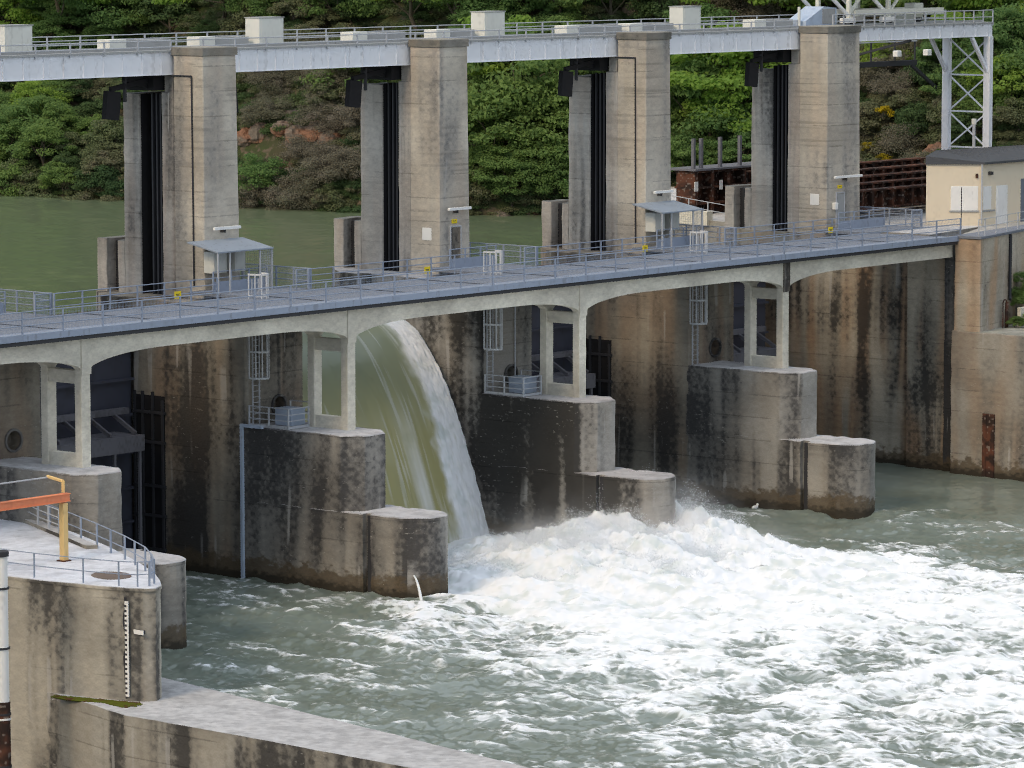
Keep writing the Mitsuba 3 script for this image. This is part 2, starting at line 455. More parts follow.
def sstep(a, b, x):
    t = np.clip((x - a) / (b - a), 0, 1)
    return t * t * (3 - 2 * t)


def ridged(p, octaves, seed):
    return sum(0.5 ** (o + 1) * (1 - np.abs(2 * meshkit.noise(p * 2 ** o, seed + o) - 1)) for o in range(octaves)) / (1 - 0.5 ** octaves)


def billow(p, octaves, seed):
    return sum(0.55 ** o * np.abs(2 * meshkit.noise(p * 2.1 ** o, seed + o) - 1) for o in range(octaves))


def plume(x, y):
    """Density of the white water below the open bay, and the height of its boil."""
    wob = 6 * (meshkit.fbm(np.c_[x * 0.12, y * 0.12, 0 * x], 3, 3) - 0.5)
    left = 17.5 + 0.5 * np.minimum(y + 7, 0) + wob * 0.5
    right = 39.5 - 0.10 * np.minimum(y + 8, 0) + wob
    core = sstep(-1.5, 3.5, x - left) * sstep(-3.0, 3.0, right - x)
    halo = sstep(-13.0, 2.0, x - left) * sstep(-6.0, 3.0, right - x)
    patch = meshkit.fbm(np.c_[x * 0.16, y * 0.16, 0 * x + 4], 3, 13)
    along = sstep(6.0, 3.0, y) * (1 - 0.72 * sstep(-11, -33, y + 1.5 * wob))
    dens = np.maximum(core * along, halo * sstep(-3.0, -9.0, y) * (0.20 + 0.50 * patch) * sstep(-75, -40, y))
    hump = sstep(0, 10, x - 18.5) * sstep(0, 4.5, 41.0 - x) * sstep(2.5, -2.5, y) * (1 - 0.75 * sstep(-6, -16, y)) * (1 - sstep(-18, -36, y))
    hump = hump * (0.75 + 1.0 * np.exp(-((x - 37.0) ** 2 + (y + 4.5) ** 2) / 12.0))
    return dens, hump


org = EYE[:2] @ np.array([rt, fw]).T
xg, yg, fg = grid(org[0] - 28, org[0] + 36, 900, org[1] + 142, org[1] + 246, 640)
P = np.c_[xg, yg, 0 * xg]
dens, hump = plume(xg, yg)
calm = sstep(62, 52, xg) * 0.7 + 0.3
warp = np.c_[xg + 2.0 * meshkit.fbm(P * 0.3, 2, 51), yg + 2.0 * meshkit.fbm(P * 0.3 + 40, 2, 52), 0 * xg]
wave = (ridged(warp * [0.30, 0.22, 1], 4, 5) - 0.5) * 0.55 * calm + (meshkit.fbm(P * 1.9, 3, 9) - 0.5) * 0.22 * calm
boil = hump * (0.5 + 2.1 * meshkit.fbm(np.c_[xg * 0.32, yg * 0.32, 0 * xg + 2], 2, 17) ** 1.3) + (0.25 + hump) * dens * (billow(np.c_[warp[:, 0] * 0.55, warp[:, 1] * 0.55, 0 * xg], 5, 21) - 0.5) * 0.42
boil = boil + (0.2 + hump) * dens * (meshkit.fbm(np.c_[xg * 3.0, yg * 3.0, 0 * xg], 3, 44) - 0.5) * 0.5
zg = WATER + wave * (1 + 0.7 * dens) + boil
crest = sstep(0.05, 0.24, wave) * 0.34
uvw = np.c_[np.clip(np.maximum(dens * 0.98, 0) + crest * 0.9 + 0.10 * sstep(52, 30, xg) * calm + hump * 0.5, 0, 1.3), 0 * xg]
keep = xg > np.interp(-yg, [0, 11.9, 16.8, 23.7, 32.3, 44, 60], [-13.5, -13.4, -14.2, -14.4, -14.8, -15.2, -15.6])
fg = fg[keep[fg].all(1)]
river = trimesh.Trimesh(np.c_[xg, yg, zg], fg, process=False)
tag(put('river', river, 'mat_river', True, uv=uvw), 'grey-green river churned white below the dam', 'river', kind='structure')
struct('riverbed', MB().box(-10.0, 300, -500, 12, -3.2, -1.6), 'mat_lake', label='calm river around the churned water', cat='river')

xl, yl, fl = grid(-75, 65, 440, 2, 190, 420)
keep = yl > 12
PL = np.c_[xl, yl, 0 * xl]
zl = LAKE + (meshkit.fbm(PL * [1.1, 1.1, 1], 3, 61) - 0.5) * 0.15 + (meshkit.fbm(PL * 0.3, 2, 62) - 0.5) * 0.12
fl = fl[(keep[fl]).all(1)]
struct('reservoir', trimesh.Trimesh(np.c_[xl, yl, zl], fl, process=False), 'mat_lake', True, label='green still water held back behind the dam', cat='reservoir')
struct('upstream_water', MB().box(-300, 400, 15, 700, 6, LAKE - 0.35), 'mat_lake', label='still water further up the reservoir', cat='reservoir')

# spill over the open bay
ny, nx = 130, 260
tt = np.linspace(0, 1, ny)
yy = 11.0 - 7.4 * tt
zz = 10.7 - 4.905 * ((11.0 - yy) / 4.4) ** 2
# round crest that meets the reservoir
yc, zc = np.linspace(14.6, 11.12, 14), None
zc = 10.7 + 0.45 * sstep(11.0, 14.0, yc)
yy, zz = np.r_[yc, yy], np.r_[zc, zz]
ny = len(yy)
xx = np.linspace(19.82, 33.66, nx)
X, Y = np.meshgrid(xx, yy)
Z = np.repeat(zz[:, None], nx, 1)
V = np.clip((10.7 - Z) / 11.5, 0, 1)
U = (X - 19.82) / 13.84
PP = np.stack([X * 1.6, Z * 0.12, 0 * X], -1)
out = (meshkit.fbm(PP, 3, 71) - 0.5) * 0.13 * (0.2 + V)
froth = sstep(0.785, 0.86, U)
out = out + froth * (0.07 + 0.10 * (billow(np.stack([X * 3.8, Y * 1.8, Z * 1.1], -1), 4, 75) - 0.35)) * sstep(0, 0.03, V)
out = out - 0.35 * sstep(0.965, 1.0, U)
front = np.stack([X, Y - out, Z + out * 0.3], -1)
back = np.stack([X, Y + 0.35 * (1 - sstep(0.97, 1.0, U) * 0.8) + 0.05, Z - 0.30], -1)
vv = np.vstack([front.reshape(-1, 3), back.reshape(-1, 3)])
ii = np.arange(ny * nx).reshape(ny, nx)
a, b, c, d = ii[:-1, :-1].ravel(), ii[:-1, 1:].ravel(), ii[1:, 1:].ravel(), ii[1:, :-1].ravel()
ff = np.vstack([np.c_[a, c, b], np.c_[a, d, c]])
N = ny * nx
f2 = np.vstack([np.c_[a, b, c], np.c_[a, c, d]]) + N
e = ii[:, -1]
fe = np.vstack([np.c_[e[:-1], e[1:], e[1:] + N], np.c_[e[:-1], e[1:] + N, e[:-1] + N]])
uvf = np.vstack([np.c_[U.ravel(), V.ravel()]] * 2)
tag(put('waterfall', trimesh.Trimesh(vv, np.vstack([ff, f2, fe]), process=False), 'mat_fall', True, uv=uvf),
    'smooth olive sheet of water falling through the open bay with a white frothy right edge', 'waterfall', kind='structure')

# spray thrown up by the boil
sp = MB()
octv = np.array([[1, 0, 0], [-1, 0, 0], [0, 1, 0], [0, -1, 0], [0, 0, 1], [0, 0, -1]], float)
octf = np.array([[0, 2, 4], [2, 1, 4], [1, 3, 4], [3, 0, 4], [2, 0, 5], [1, 2, 5], [3, 1, 5], [0, 3, 5]])
pts = RNG.uniform([17, -15, 0], [42, 3.0, 1], (500000, 3))
hd, hh = plume(pts[:, 0], pts[:, 1])
lump = meshkit.fbm(np.c_[pts[:, 0] * 0.32, pts[:, 1] * 0.32, 0 * pts[:, 0] + 2], 2, 17) ** 1.3
top = WATER + hh * (0.5 + 2.1 * lump)
burst = meshkit.fbm(np.c_[pts[:, 0] * 0.8, pts[:, 1] * 0.8, 0 * hh], 2, 33)
hgt = top + hh * (pts[:, 2] ** 2.6) * (0.4 + 1.1 * sstep(0.45, 0.75, burst))
ok = (hh > 0.25) & (hgt > top + 0.02)
tet = np.array([[1, 1, 1], [1, -1, -1], [-1, 1, -1], [-1, -1, 1]], float)
tetf = np.array([[0, 1, 2], [0, 3, 1], [0, 2, 3], [1, 3, 2]])
drop = np.c_[pts[ok][:, :2], hgt[ok]][:110000]
size = RNG.uniform(0.006, 0.020, len(drop))
dv = (tet[None] * size[:, None, None] + drop[:, None, :]).reshape(-1, 3)
sp.add(dv, (tetf[None] + 4 * np.arange(len(drop))[:, None, None]).reshape(-1, 3))
struct('spray', sp, 'mat_spray', kind='stuff', label='white droplets thrown up above the foaming boil', cat='spray')

# fine mist hanging over the boil
MX, MY, MZ = (17.0, 43.0), (-13.0, 4.0), (-0.9, 3.6)
nz_, ny_, nx_ = 40, 64, 96
gz_, gy_, gx_ = np.meshgrid((np.arange(nz_) + 0.5) / nz_, (np.arange(ny_) + 0.5) / ny_, (np.arange(nx_) + 0.5) / nx_, indexing='ij')
wx_, wy_, wz_ = MX[0] + gx_ * (MX[1] - MX[0]), MY[0] + gy_ * (MY[1] - MY[0]), MZ[0] + gz_ * (MZ[1] - MZ[0])
_, mh = plume(wx_.ravel(), wy_.ravel())
mh = mh.reshape(wx_.shape)
puff = meshkit.fbm(np.stack([wx_ * 0.55, wy_ * 0.55, wz_ * 0.7], -1), 4, 91)
base_ = WATER + mh * 1.1
dm = mh * np.exp(-np.maximum(wz_ - base_, 0) / 0.55) * np.clip((puff - 0.38) * 4.0, 0, 1)
dm *= np.minimum(1, 8 * np.minimum.reduce([gx_, 1 - gx_, gy_, 1 - gy_, 1 - gz_]))
MTO = T().translate([MX[0], MY[0], MZ[0]]).scale([MX[1] - MX[0], MY[1] - MY[0], MZ[1] - MZ[0]])
scene['mist_medium'] = {'type': 'heterogeneous', 'albedo': {'type': 'constvolume', 'value': {'type': 'rgb', 'value': [0.97, 0.97, 0.97]}},
                        'sigma_t': {'type': 'gridvolume', 'grid': mi.VolumeGrid(dm[..., None].astype(np.float32)), 'to_world': MTO, 'use_grid_bbox': False}, 'scale': 0.7}
scene['mist'] = {'type': 'cube', 'to_world': MTO @ T().translate([0.5, 0.5, 0.5]).scale(0.5), 'bsdf': {'type': 'null'}, 'interior': {'type': 'ref', 'id': 'mist_medium'}}
tag('mist', 'thin white mist hanging over the foaming boil', 'mist', kind='stuff')

# ------------------------------------------------------------------ dam piers
TX = [-0.3, 17.7, 35.75, 53.7, 71.42]
TW = [2.45, 2.43, 2.35, 2.25, 3.35]
TY = 9.82


def tower(pk, i):
    x0, w = TX[i], TW[i]
    x1 = x0 + w
    tm = rough(MB().box(x0, x1, TY, 11.86, 9.0, 24.92, 0.05), 0.5, 0.018, i)
    tm.vertices[:, 0] += np.where(tm.vertices[:, 0] > (x0 + x1) / 2, (24.9 - tm.vertices[:, 2]) * 0.017, 0)
    part(pk, 'tower', tm, 'mat_tower', 35)
    part(pk, 'cap', rough(MB().box(x0 - 0.07, x1 + 0.07, TY - 0.07, 11.93, 24.9, 25.31, 0.04), 0.5, 0.02, i + 3), 'mat_cap', 35)
    # the strip behind the front shaft, the slot and the upstream column
    part(pk, 'strip', rough(MB().box(x0 + 0.02, x1 - 0.05, 11.84, 12.72, 6.0, 23.05, 0.03), 0.5, 0.03, i + 7), 'mat_tower_rear', 35)
    part(pk, 'strip', rough(MB().box(x0 + 0.12, x1 - 0.12, 12.0, 12.6, 23.0, 23.95, 0.03), 0.5, 0.02, i + 8), 'mat_tower_rear', 35)
    part(pk, 'upstream_column', rough(MB().box(x0 + 0.03, x1 - 0.05, 14.28 if i == 1 else 13.88, 15.45, 6.0, 23.05 - 0.1 * i, 0.04), 0.5, 0.035, i + 11), 'mat_tower_rear', 35)
    cy = 14.28 if i == 1 else 13.88
    part(pk, 'slot_plate', MB().box(x0 + 0.12, x1 - 0.3, cy - 0.035, cy - 0.02, 8, 22.9).box(x0 + 0.12, x1 - 0.3, 12.75, 12.77, 8, 22.9), 'mat_black', label='black steel lining of the gate slot')
    part(pk, 'slot_wall', MB().box(x0 + 0.85, x1 - 0.6, 12.73, 13.84, 6, 22.9), 'mat_black', label='dark recess of the gate slot')
    g = MB()
    for y in (12.78, 13.02, 13.3, 13.62):
        g.box(x0 + 0.3, x0 + 0.5, y, y + 0.10, 8, 22.95)
    part(pk, 'gate_guide', g, 'mat_dark_steel', label='black steel guide rails in the gate slot')
    # stoplog posts standing in the reservoir
    for y0, y1, zt in ((16.75, 17.45, 15.5), (15.46, 15.95, 15.45)):
        part(pk, 'stoplog_post', rough(MB().box(x0 + 0.05, x1 - 0.3, y0, y1, 8, zt, 0.03), 0.4, 0.04, i + int(y0)), 'mat_tower_rear', 35)
    part(pk, 'stoplog_slot', MB().box(x0 + 0.7, x1 - 0.5, 15.96, 16.74, 8, 15.35), 'mat_dark_steel')


pier_labels = [
    'dark stained dam pier at the left edge, its nose beside the round gauge platform',
    'dam pier left of the falling water, with a small water jet at its nose',
    'blackened dam pier right of the falling water, its nose rising out of the white foam',
    'fourth dam pier from the left, grey with brown streaks, in calm water at the right',
    'right end dam tower beside the cream building, with a grey door in its downstream face']
for i in range(5):
    pk = thing('dam_pier', pier_labels[i], 'dam pier', 'dam piers carrying both bridges')
    tower(pk, i)
    X0 = i * L
    mat = 'mat_pier_wet' if i == 2 else 'mat_pier'
    if i < 4:
        body = MB().prism([(X0 + PX0, 5.15), (X0 + PX1, 5.15), (X0 + 2.7, 8.0), (X0 + 2.7, 15.0), (X0 + 0.8, 17.4), (X0 - 0.4, 17.4), (X0 + PX0, 15.0)], -3, 12.8)
        cuts = [MB().box(X0 - 3.2, X0 - 1.9, 12.75, 13.82, -4, 14), MB().box(X0 + 2.2, X0 + 3.4, 12.75, 13.82, -4, 14)]
        hole = MB().bar((X0 + 0.05, 4.9, 7.75), (X0 + 0.05, 5.75, 7.75), 0.47, 24)
        part(pk, 'body', rough(diff(body, *cuts, hole), 0.5, 0.025, 20 + i), 'mat_wall_body' if i != 2 else 'mat_pier_wet', 35)
        ring = trimesh.creation.annulus(0.45, 0.56, 0.12, sections=28)
        ring.apply_transform(trimesh.transformations.rotation_matrix(math.pi / 2, [1, 0, 0]))
        ring.apply_translation([X0 + 0.05, 5.13, 7.75])
        part(pk, 'drain_rim', ring, 'mat_joint', label='round drain opening')
        shoulder = MB().prism([(X0 + PX0, 5.3), (X0 + PX0, -1.1), (X0 - 1.6, -2.0), (X0 - 0.1, -2.0), (X0 + 0.7, -1.1), (X0 + 0.7, 5.3)], 2.9, 6.95, 0.05)
        part(pk, 'shoulder', rough(shoulder, 0.3, 0.05, 30 + i, 1.8), mat, 35)
        arc = [(X0 - 0.85 + 1.555 * math.cos(t), -4.55 + 1.555 * math.sin(t)) for t in np.linspace(math.pi, 2 * math.pi, 15)]
        nose = MB().prism([(X0 + PX0, 5.25)] + arc + [(X0 + 0.7, 5.25)], -3, 3.3, 0.04)
        groove = [MB().box(X0 + PX0 - 0.3, X0 + PX0 + 0.32, -3.05, -2.55, -4, 4), MB().box(X0 + 0.4, X0 + 1.2, -3.05, -2.55, -4, 4)]
        part(pk, 'nose', rough(diff(nose, *groove), 0.3, 0.05, 40 + i, 1.8), mat, 35)
        part(pk, 'gate_frame', MB().box(X0 + PX0 - 0.06, X0 + PX0 - 0.005, 10.6, 12.7, -1, 8.0), 'mat_black', label='black steel gate frame on the pier flank')
        fr = MB()
        for yy_ in (10.62, 11.3, 12.0, 12.55):
            fr.box(X0 + PX0 - 0.16, X0 + PX0 - 0.06, yy_, yy_ + 0.12, -1, 8.2 - 0.4 * (yy_ < 11))
        for z_ in (0.2, 1.9, 3.4, 5.6, 7.1):
            fr.box(X0 + PX0 - 0.19, X0 + PX0 - 0.05, 10.5, 12.7, z_, z_ + 0.14)
        part(pk, 'frame_bar', fr, 'mat_dark_steel', kind='stuff')
        part(pk, 'groove_rail', MB().box(X0 + PX0 + 0.26, X0 + PX0 + 0.36, -2.98, -2.62, -3, 3.2), 'mat_dark_steel')

# ------------------------------------------------------------------ closed gates and the lowered one
gate_labels = {0: 'dark closed sluice gate between the two left piers, above a grey steel beam',
               1: 'lowered sluice gate hidden under the falling water',
               2: 'dark closed sluice gate seen through the third portal frame from the left',
               3: 'dark leaking sluice gate seen through the rightmost portal frame'}
for i in range(4):
    g = thing('sluice_gate', gate_labels[i], 'sluice gate', 'sluice gates between the dam piers')
    xa, xb = i * L + 2.71, (i + 1) * L + PX0 - 0.01
    zt = 10.35 if i == 1 else 12.2
    part(g, 'skin_plate', MB().box(xa, xb, 12.95, 13.35, 0, zt), 'mat_gate')
    r = MB()
    for z in (1.5, 3.2, 5.0, 6.9, 8.7, 10.2):
        if z < zt:
            r.box(xa, xb, 12.7, 12.95, z, z + 0.12)
    part(g, 'girder', r, 'mat_gate', label='horizontal stiffening girders')
    if i != 1:
        part(g, 'top_flange', MB().box(xa, xb, 12.7, 13.45, zt + 0.003, zt + 0.09), 'mat_rust')
        part(g, 'walkway_beam', MB().box(xa + 0.3, xb - 1.5, 10.55, 10.75, 5.45, 6.25), 'mat_gate_grey')
        part(g, 'walkway_floor', MB().box(xa + 0.3, xb - 1.5, 10.75, 12.7, 6.12, 6.24), 'mat_gate_grey')
        r = MB()
        for k in range(7):
            x = xa + 0.6 + k * 1.75
            r.beam((x, 12.6, 7.2), (x, 10.9, 6.3), 0.12, 0.2)
            r.box(x - 0.07, x + 0.07, 10.58, 10.72, -2.5, 5.45)
        part(g, 'strut', r, 'mat_gate_grey', label='slanting struts and posts below the walkway')
        part(g, 'lip', MB().box(xa, xb - 0.8, 12.3, 12.7, 7.1, 7.4), 'mat_gate_grey')

# ------------------------------------------------------------------ portal frames carrying the service bridge
frame_where = ['at the left edge', 'in front of the smooth olive water', 'right of the falling water', 'on the fourth pier from the left']
for i in range(4):
    k = thing('portal_frame', f'pale concrete portal frame of two columns {frame_where[i]}', 'portal frame', 'portal frames under the lower bridge')
    X0 = i * L
    part(k, 'column', rough(MB().box(X0 - 0.58, X0, 0, 0.46, 6.9, 11.6, 0.03), 0.5, 0.008, i), 'mat_pale', 35)
    part(k, 'column', rough(MB().box(X0 - 0.58, X0, 2.2, 2.66, 6.9, 11.6, 0.03), 0.5, 0.008, i + 4), 'mat_pale', 35)
    part(k, 'sill', rough(MB().box(X0 - 0.5, X0 - 0.08, 0.44, 2.22, 6.9, 7.55, 0.02), 0.5, 0.008, i + 8), 'mat_pale', 35)
    part(k, 'crossbeam', MB().box(X0 - 0.5, X0 - 0.08, 0.44, 2.22, 10.75, 11.35), 'mat_pale')

# ------------------------------------------------------------------ lower service bridge
sb = thing('service_bridge', 'pale concrete arched bridge crossing below the towers on portal frames', 'bridge')


def arch_girder(xa, xb, y0, y1, end=False):
    n = 40
    x = np.linspace(xa, xb, n)
    d = np.minimum(x - xa, (xb - x) if not end else 1e9)
    t = np.clip(d / 5.2, 0, 1)
    zb = 12.08 - 0.86 * (1 - np.sqrt(np.clip(1 - (1 - t) ** 2, 0, 1)))
    v, f = [], []
    for y in (y0, y1):
        v += [np.c_[x, 0 * x + y, zb], np.c_[x, 0 * x + y, 0 * x + DECK0]]
    v = np.vstack(v)
    i = np.arange(n - 1)
    A, B, C, D = 0, n, 2 * n, 3 * n
    for p, q, flip in ((A, B, 0), (C, D, 1), (A, C, 1), (B, D, 0)):
        quad = np.vstack([np.c_[p + i, p + i + 1, q + i + 1], np.c_[p + i, q + i + 1, q + i]])
        f.append(quad[:, ::-1] if flip else quad)
    f.append(np.array([[A, B, D], [A, D, C], [A + n - 1, C + n - 1, D + n - 1], [A + n - 1, D + n - 1, B + n - 1]]))
    return trimesh.Trimesh(v, np.vstack(f), process=False)


for i in range(-1, 4):
    xa, xb = i * L - 0.29, (i + 1) * L - 0.29
    if i == 3:
        xb = 70.25
    for y0, y1 in ((0.0, 0.45), (2.2, 2.65)):
        part(sb, 'girder', arch_girder(xa + 0.004, xb - 0.004, y0, y1, i == 3), 'mat_pale', 25)
for i in range(5):
    x = i * L - 0.29
    if i < 4:
        part(sb, 'pilaster', MB().box(x - 0.3, x + 0.3, -0.05, -0.002, 11.2, DECK0 - 0.02), 'mat_wall_body' if i == 3 else 'mat_pale',
             label='dark stained joint of the girder' if i == 3 else None)
part(sb, 'edge_band', MB().box(-30, 70.3, -0.42, -0.36, 12.86, 13.04), 'mat_dark_steel', label='dark drip edge below the deck')
part(sb, 'deck_slab', MB().box(-30, 70.3, -0.36, 6.1, DECK0 + 0.003, DECK1 - 0.03), 'mat_deck')
jt = mply(MB().box(-0.02, 0.02, -0.3, 6.05, DECK1 - 0.02, DECK1 + 0.008), 'mat_dark_steel')
for x in np.arange(-13, 70, 6.0):
    copy_part(sb, 'deck_joint', jt, T().translate([float(x), 0, 0]))
part(sb, 'kerb', MB().box(-30, 70.3, -0.52, -0.34, DECK0 + 0.05, DECK1 + 0.10), 'mat_blue_steel')
part(sb, 'floor_strip', MB().box(-30, 70.3, -0.33, 1.0, DECK1 - 0.026, DECK1 + 0.004), 'mat_strip', label='paler walking strip along the railing')


def railing(k, pts, h=1.02, step=2.5, mat='mat_blue_steel', rails=(1.0, 0.68, 0.38), r=0.028, infill=None, toe=0.0, posts=True):
    """Posts, rails and (where asked) thin upright wires along a line of points."""
    pts = [np.array(p, float) for p in pts]
    for z in rails:
        part(k, 'rail', MB().path([p + [0, 0, z] for p in pts], r * 0.9, 6), mat)
    post = mply(MB().box(-r * 1.15, r * 1.15, -r * 1.15, r * 1.15, 0, h), mat)
    wires = MB()
    for a, b in zip(pts[:-1], pts[1:]):
        n = max(1, round(np.linalg.norm(b - a) / step))
        for j in range(n + 1):
            if j == n and b is not pts[-1]:
                continue
            p = a + (b - a) * j / n
            if posts:
                copy_part(k, 'post', post, T().translate(p.tolist()))
        if infill:
            m = int(np.linalg.norm(b - a) / infill)
            for j in range(m):
                p = a + (b - a) * (j + 0.5) / m
                wires.bar(p + [0, 0, 0.05], p + [0, 0, h - 0.03], 0.006, 3)
            for z in np.arange(0.1, h, infill * 2):
                wires.bar(a + [0, 0, z], b + [0, 0, z], 0.006, 3)
        if toe:
            part(k, 'toe_board', MB().beam(a + [0, 0, toe / 2 + 0.02], b + [0, 0, toe / 2 + 0.02], 0.02, toe), mat)
    if infill:
        part(k, 'mesh_infill', wires, mat, kind='stuff', label='thin wire mesh between the posts')
    return k


k = thing('bridge_railing', 'long blue-grey steel railing along the near edge of the lower bridge', 'railing')
railing(k, [(-14.6, -0.43, DECK1 + 0.1), (70.4, -0.43, DECK1 + 0.1)], infill=0.09)
k = thing('bridge_railing', 'blue-grey steel railing along the far edge of the lower bridge', 'railing')
for xa, xb in ((3.6, 14.6), (21.2, 32.5), (39.2, 50.4), (57, 68.5)):
    railing(k, [(xa, 6.0, DECK1), (xb, 6.0, DECK1)], step=1.9)

# landings on the piers beside each tower
land_where = ['at the left edge of the lower bridge', 'below the first canopy', 'below the tower with the dark doorway', 'below the second canopy', 'below the grey tower door']
for i in range(5):
    x0, w = TX[i], TW[i]
    k = thing('pier_landing', f'blue-grey steel landing with railings {land_where[i]}', 'landing', 'steel landings beside the towers')
    part(k, 'floor', MB().box(x0 - 1.2, x0 + w + 1.5, 6.1, TY + 0.02, DECK0 + 0.08, DECK1 - 0.02), 'mat_deck')
    part(k, 'floor', MB().box(x0 + w + 0.01, x0 + w + 1.5, TY + 0.02, 12.2, DECK0 + 0.08, DECK1 - 0.02), 'mat_deck')
    part(k, 'side_panel', MB().box(x0 - 1.2, x0 + w + 0.2, 8.1, 8.14, DECK1, DECK1 + 0.55), 'mat_blue_steel')
    railing(k, [(x0 + w + 1.48, 6.2, DECK1), (x0 + w + 1.48, 12.1, DECK1), (x0 + w + 0.1, 12.1, DECK1)], step=1.3, infill=0.07)
    railing(k, [(x0 - 1.15, 8.12, DECK1 + 0.05), (x0 + w + 0.3, 8.12, DECK1 + 0.05)], step=1.4)
    railing(k, [(x0 + w + 0.4, 6.2, DECK1), (x0 + w + 1.4, 6.2, DECK1)], step=1.0, infill=0.06)

# ------------------------------------------------------------------ ladders with safety cages
lad_where = ['on the pier left of the falling water', 'on the blackened pier right of the falling water', 'on the fourth pier from the left']
for j, (x, zb) in enumerate(((16.2, 6.98), (34.1, 6.98), (51.95, 6.98))):
    k = thing('caged_ladder', f'white caged ladder {lad_where[j]}', 'ladder', 'caged ladders on the piers')
    y = 4.95
    for s in (-0.24, 0.24):
        part(k, 'stile', MB().box(x + s - 0.025, x + s + 0.025, y - 0.03, y + 0.03, zb, 14.15), 'mat_rail_grey')
    rung = mply(MB().bar((-0.24, 0, 0), (0.24, 0, 0), 0.018, 5), 'mat_rail_grey')
    for z in np.arange(zb + 0.25, 14.1, 0.28):
        copy_part(k, 'rung', rung, T().translate([x, y, float(z)]))
    hm = MB()
    arc = [(0.47 * math.cos(t) * -1, -0.75 * math.sin(t), 0) for t in np.linspace(0, math.pi, 13)]
    for a, b in zip(arc[:-1], arc[1:]):
        hm.beam(a, b, 0.02, 0.09)
    hoop = mply(hm, 'mat_cage')
    for z in (9.3, 10.6, 11.6, 12.6, 13.35, 14.4):
        copy_part(k, 'hoop', hoop, T().translate([x, y, z]))
    bar = mply(MB().box(-0.025, 0.025, -0.025, 0.025, 9.3, 14.45), 'mat_cage')
    for t in np.linspace(0.0, math.pi, 7):
        copy_part(k, 'cage_bar', bar, T().translate([x - 0.47 * math.cos(t), y - 0.75 * math.sin(t), 0]))

# guard rails and grey boxes on the shoulders of two piers
for j, (X0, w) in enumerate(((18.0, 'left'), (36.0, 'right'))):
    k = thing('shoulder_railing', f'white guard rail on the pier shoulder {w} of the falling water', 'railing', 'guard rails on the pier shoulders')
    railing(k, [(X0 + PX0 + 0.06, 4.9, 6.97), (X0 + PX0 + 0.06, 2.3, 6.97), (X0 - 0.9, 2.3, 6.97)], step=1.5, mat='mat_rail_grey', rails=(1.0, 0.7, 0.4), toe=0.12)
    railing(k, [(X0 + 0.1, 3.2, 6.97), (X0 + 0.6, 3.2, 6.97), (X0 + 0.62, 4.9, 6.97)], step=1.5, mat='mat_rail_grey', rails=(1.0, 0.5))
    k = thing('valve_box', f'pale blue-grey steel box on the pier shoulder {w} of the falling water', 'cabinet', 'valve boxes on the pier shoulders')
    part(k, 'body', MB().box(X0 - 1.15, X0 - 0.15, 3.2, 4.3, 6.97, 7.75, 0.02), 'mat_silver')
    part(k, 'lid', MB().box(X0 - 1.18, X0 - 0.12, 3.17, 4.33, 7.75, 7.80), 'mat_silver')
k = thing('service_pipe', 'blue-grey pipe running down the pier flank left of the falling water', 'pipe')
part(k, 'pipe', MB().box(15.44, 15.58, 5.2, 5.36, -0.9, 6.9), 'mat_silver')
part(k, 'bracket', MB().box(15.44, 15.60, 3.9, 5.36, 6.9, 7.05), 'mat_silver')
k = thing('service_pipe', 'thin grey pipe up the wall right of the caged ladder on the blackened pier', 'pipe')
part(k, 'pipe', MB().bar((36.3, 5.05, 7), (36.3, 5.05, 13), 0.04, 8), 'mat_rail_grey')

# ------------------------------------------------------------------ upper gantry bridge
gb = thing('gantry_bridge', 'white steel girder bridge across the tower tops', 'bridge')
GY0, GY1, GZ0, GZ1 = 12.02, 15.3, 23.95, 25.05
spans = [(-22, TX[0] - 0.1), (TX[0] + TW[0] + 0.1, TX[1] - 0.05)] + [(TX[i] + TW[i] - 2.2, TX[i + 1] + 0.6) for i in (1, 2, 3)] + [(TX[4] + TW[4] - 2.2, 92.75)]
spans[1] = (0.1, TX[1] + 0.6)
spans[0] = (-22, 0.08)
for j, (xa, xb) in enumerate(spans):
    z0 = GZ0 + (0.32 if j == 5 else 0)
    for y in (GY0, GY1):
        g = part(gb, 'girder', MB().box(xa, xb, y, y + 0.16, z0, GZ1), 'mat_white_steel')
        part(gb, 'flange', MB().box(xa, xb, y - 0.06, y + 0.26, z0 - 0.035, z0 - 0.002), 'mat_white_steel')
        if y == GY0:
            st = mply(MB().box(-0.012, 0.012, y - 0.05, y - 0.002, z0, GZ1), 'mat_white_steel')
            for x in np.arange(xa + 0.7, xb, 1.35):
                copy_part(g, 'stiffener', st, T().translate([float(x), 0, 0]))
sp_ = mply(MB().box(-0.22, 0.22, GY0 - 0.02, GY0 - 0.003, GZ0 + 0.06, GZ1 - 0.06), 'mat_white_steel')
for x in (9.5, 26.6, 31.3, 44.6, 49.2, 62.5, 67.0):
    copy_part(gb, 'splice_plate', sp_, T().translate([x, 0, 0]))
part(gb, 'deck', MB().box(-22, 92.8, GY0 - 0.1, GY1 + 0.3, GZ1 + 0.003, GZ1 + 0.10), 'mat_grey_cabinet')
part(gb, 'track', MB().box(-22, 92.4, 12.5, 12.6, GZ1 + 0.1, GZ1 + 0.24).box(-22, 92.4, 14.8, 14.9, GZ1 + 0.1, GZ1 + 0.20), 'mat_grey_cabinet', label='crane rails on the deck')
k = thing('gantry_railing', 'light grey railing along the near edge of the upper bridge', 'railing')
railing(k, [(-8, GY0 - 0.06, GZ1 - 0.12), (71.3, GY0 - 0.06, GZ1 - 0.12)], h=0.74, step=2.3, mat='mat_rail_grey', rails=(0.70, 0.38), r=0.032)
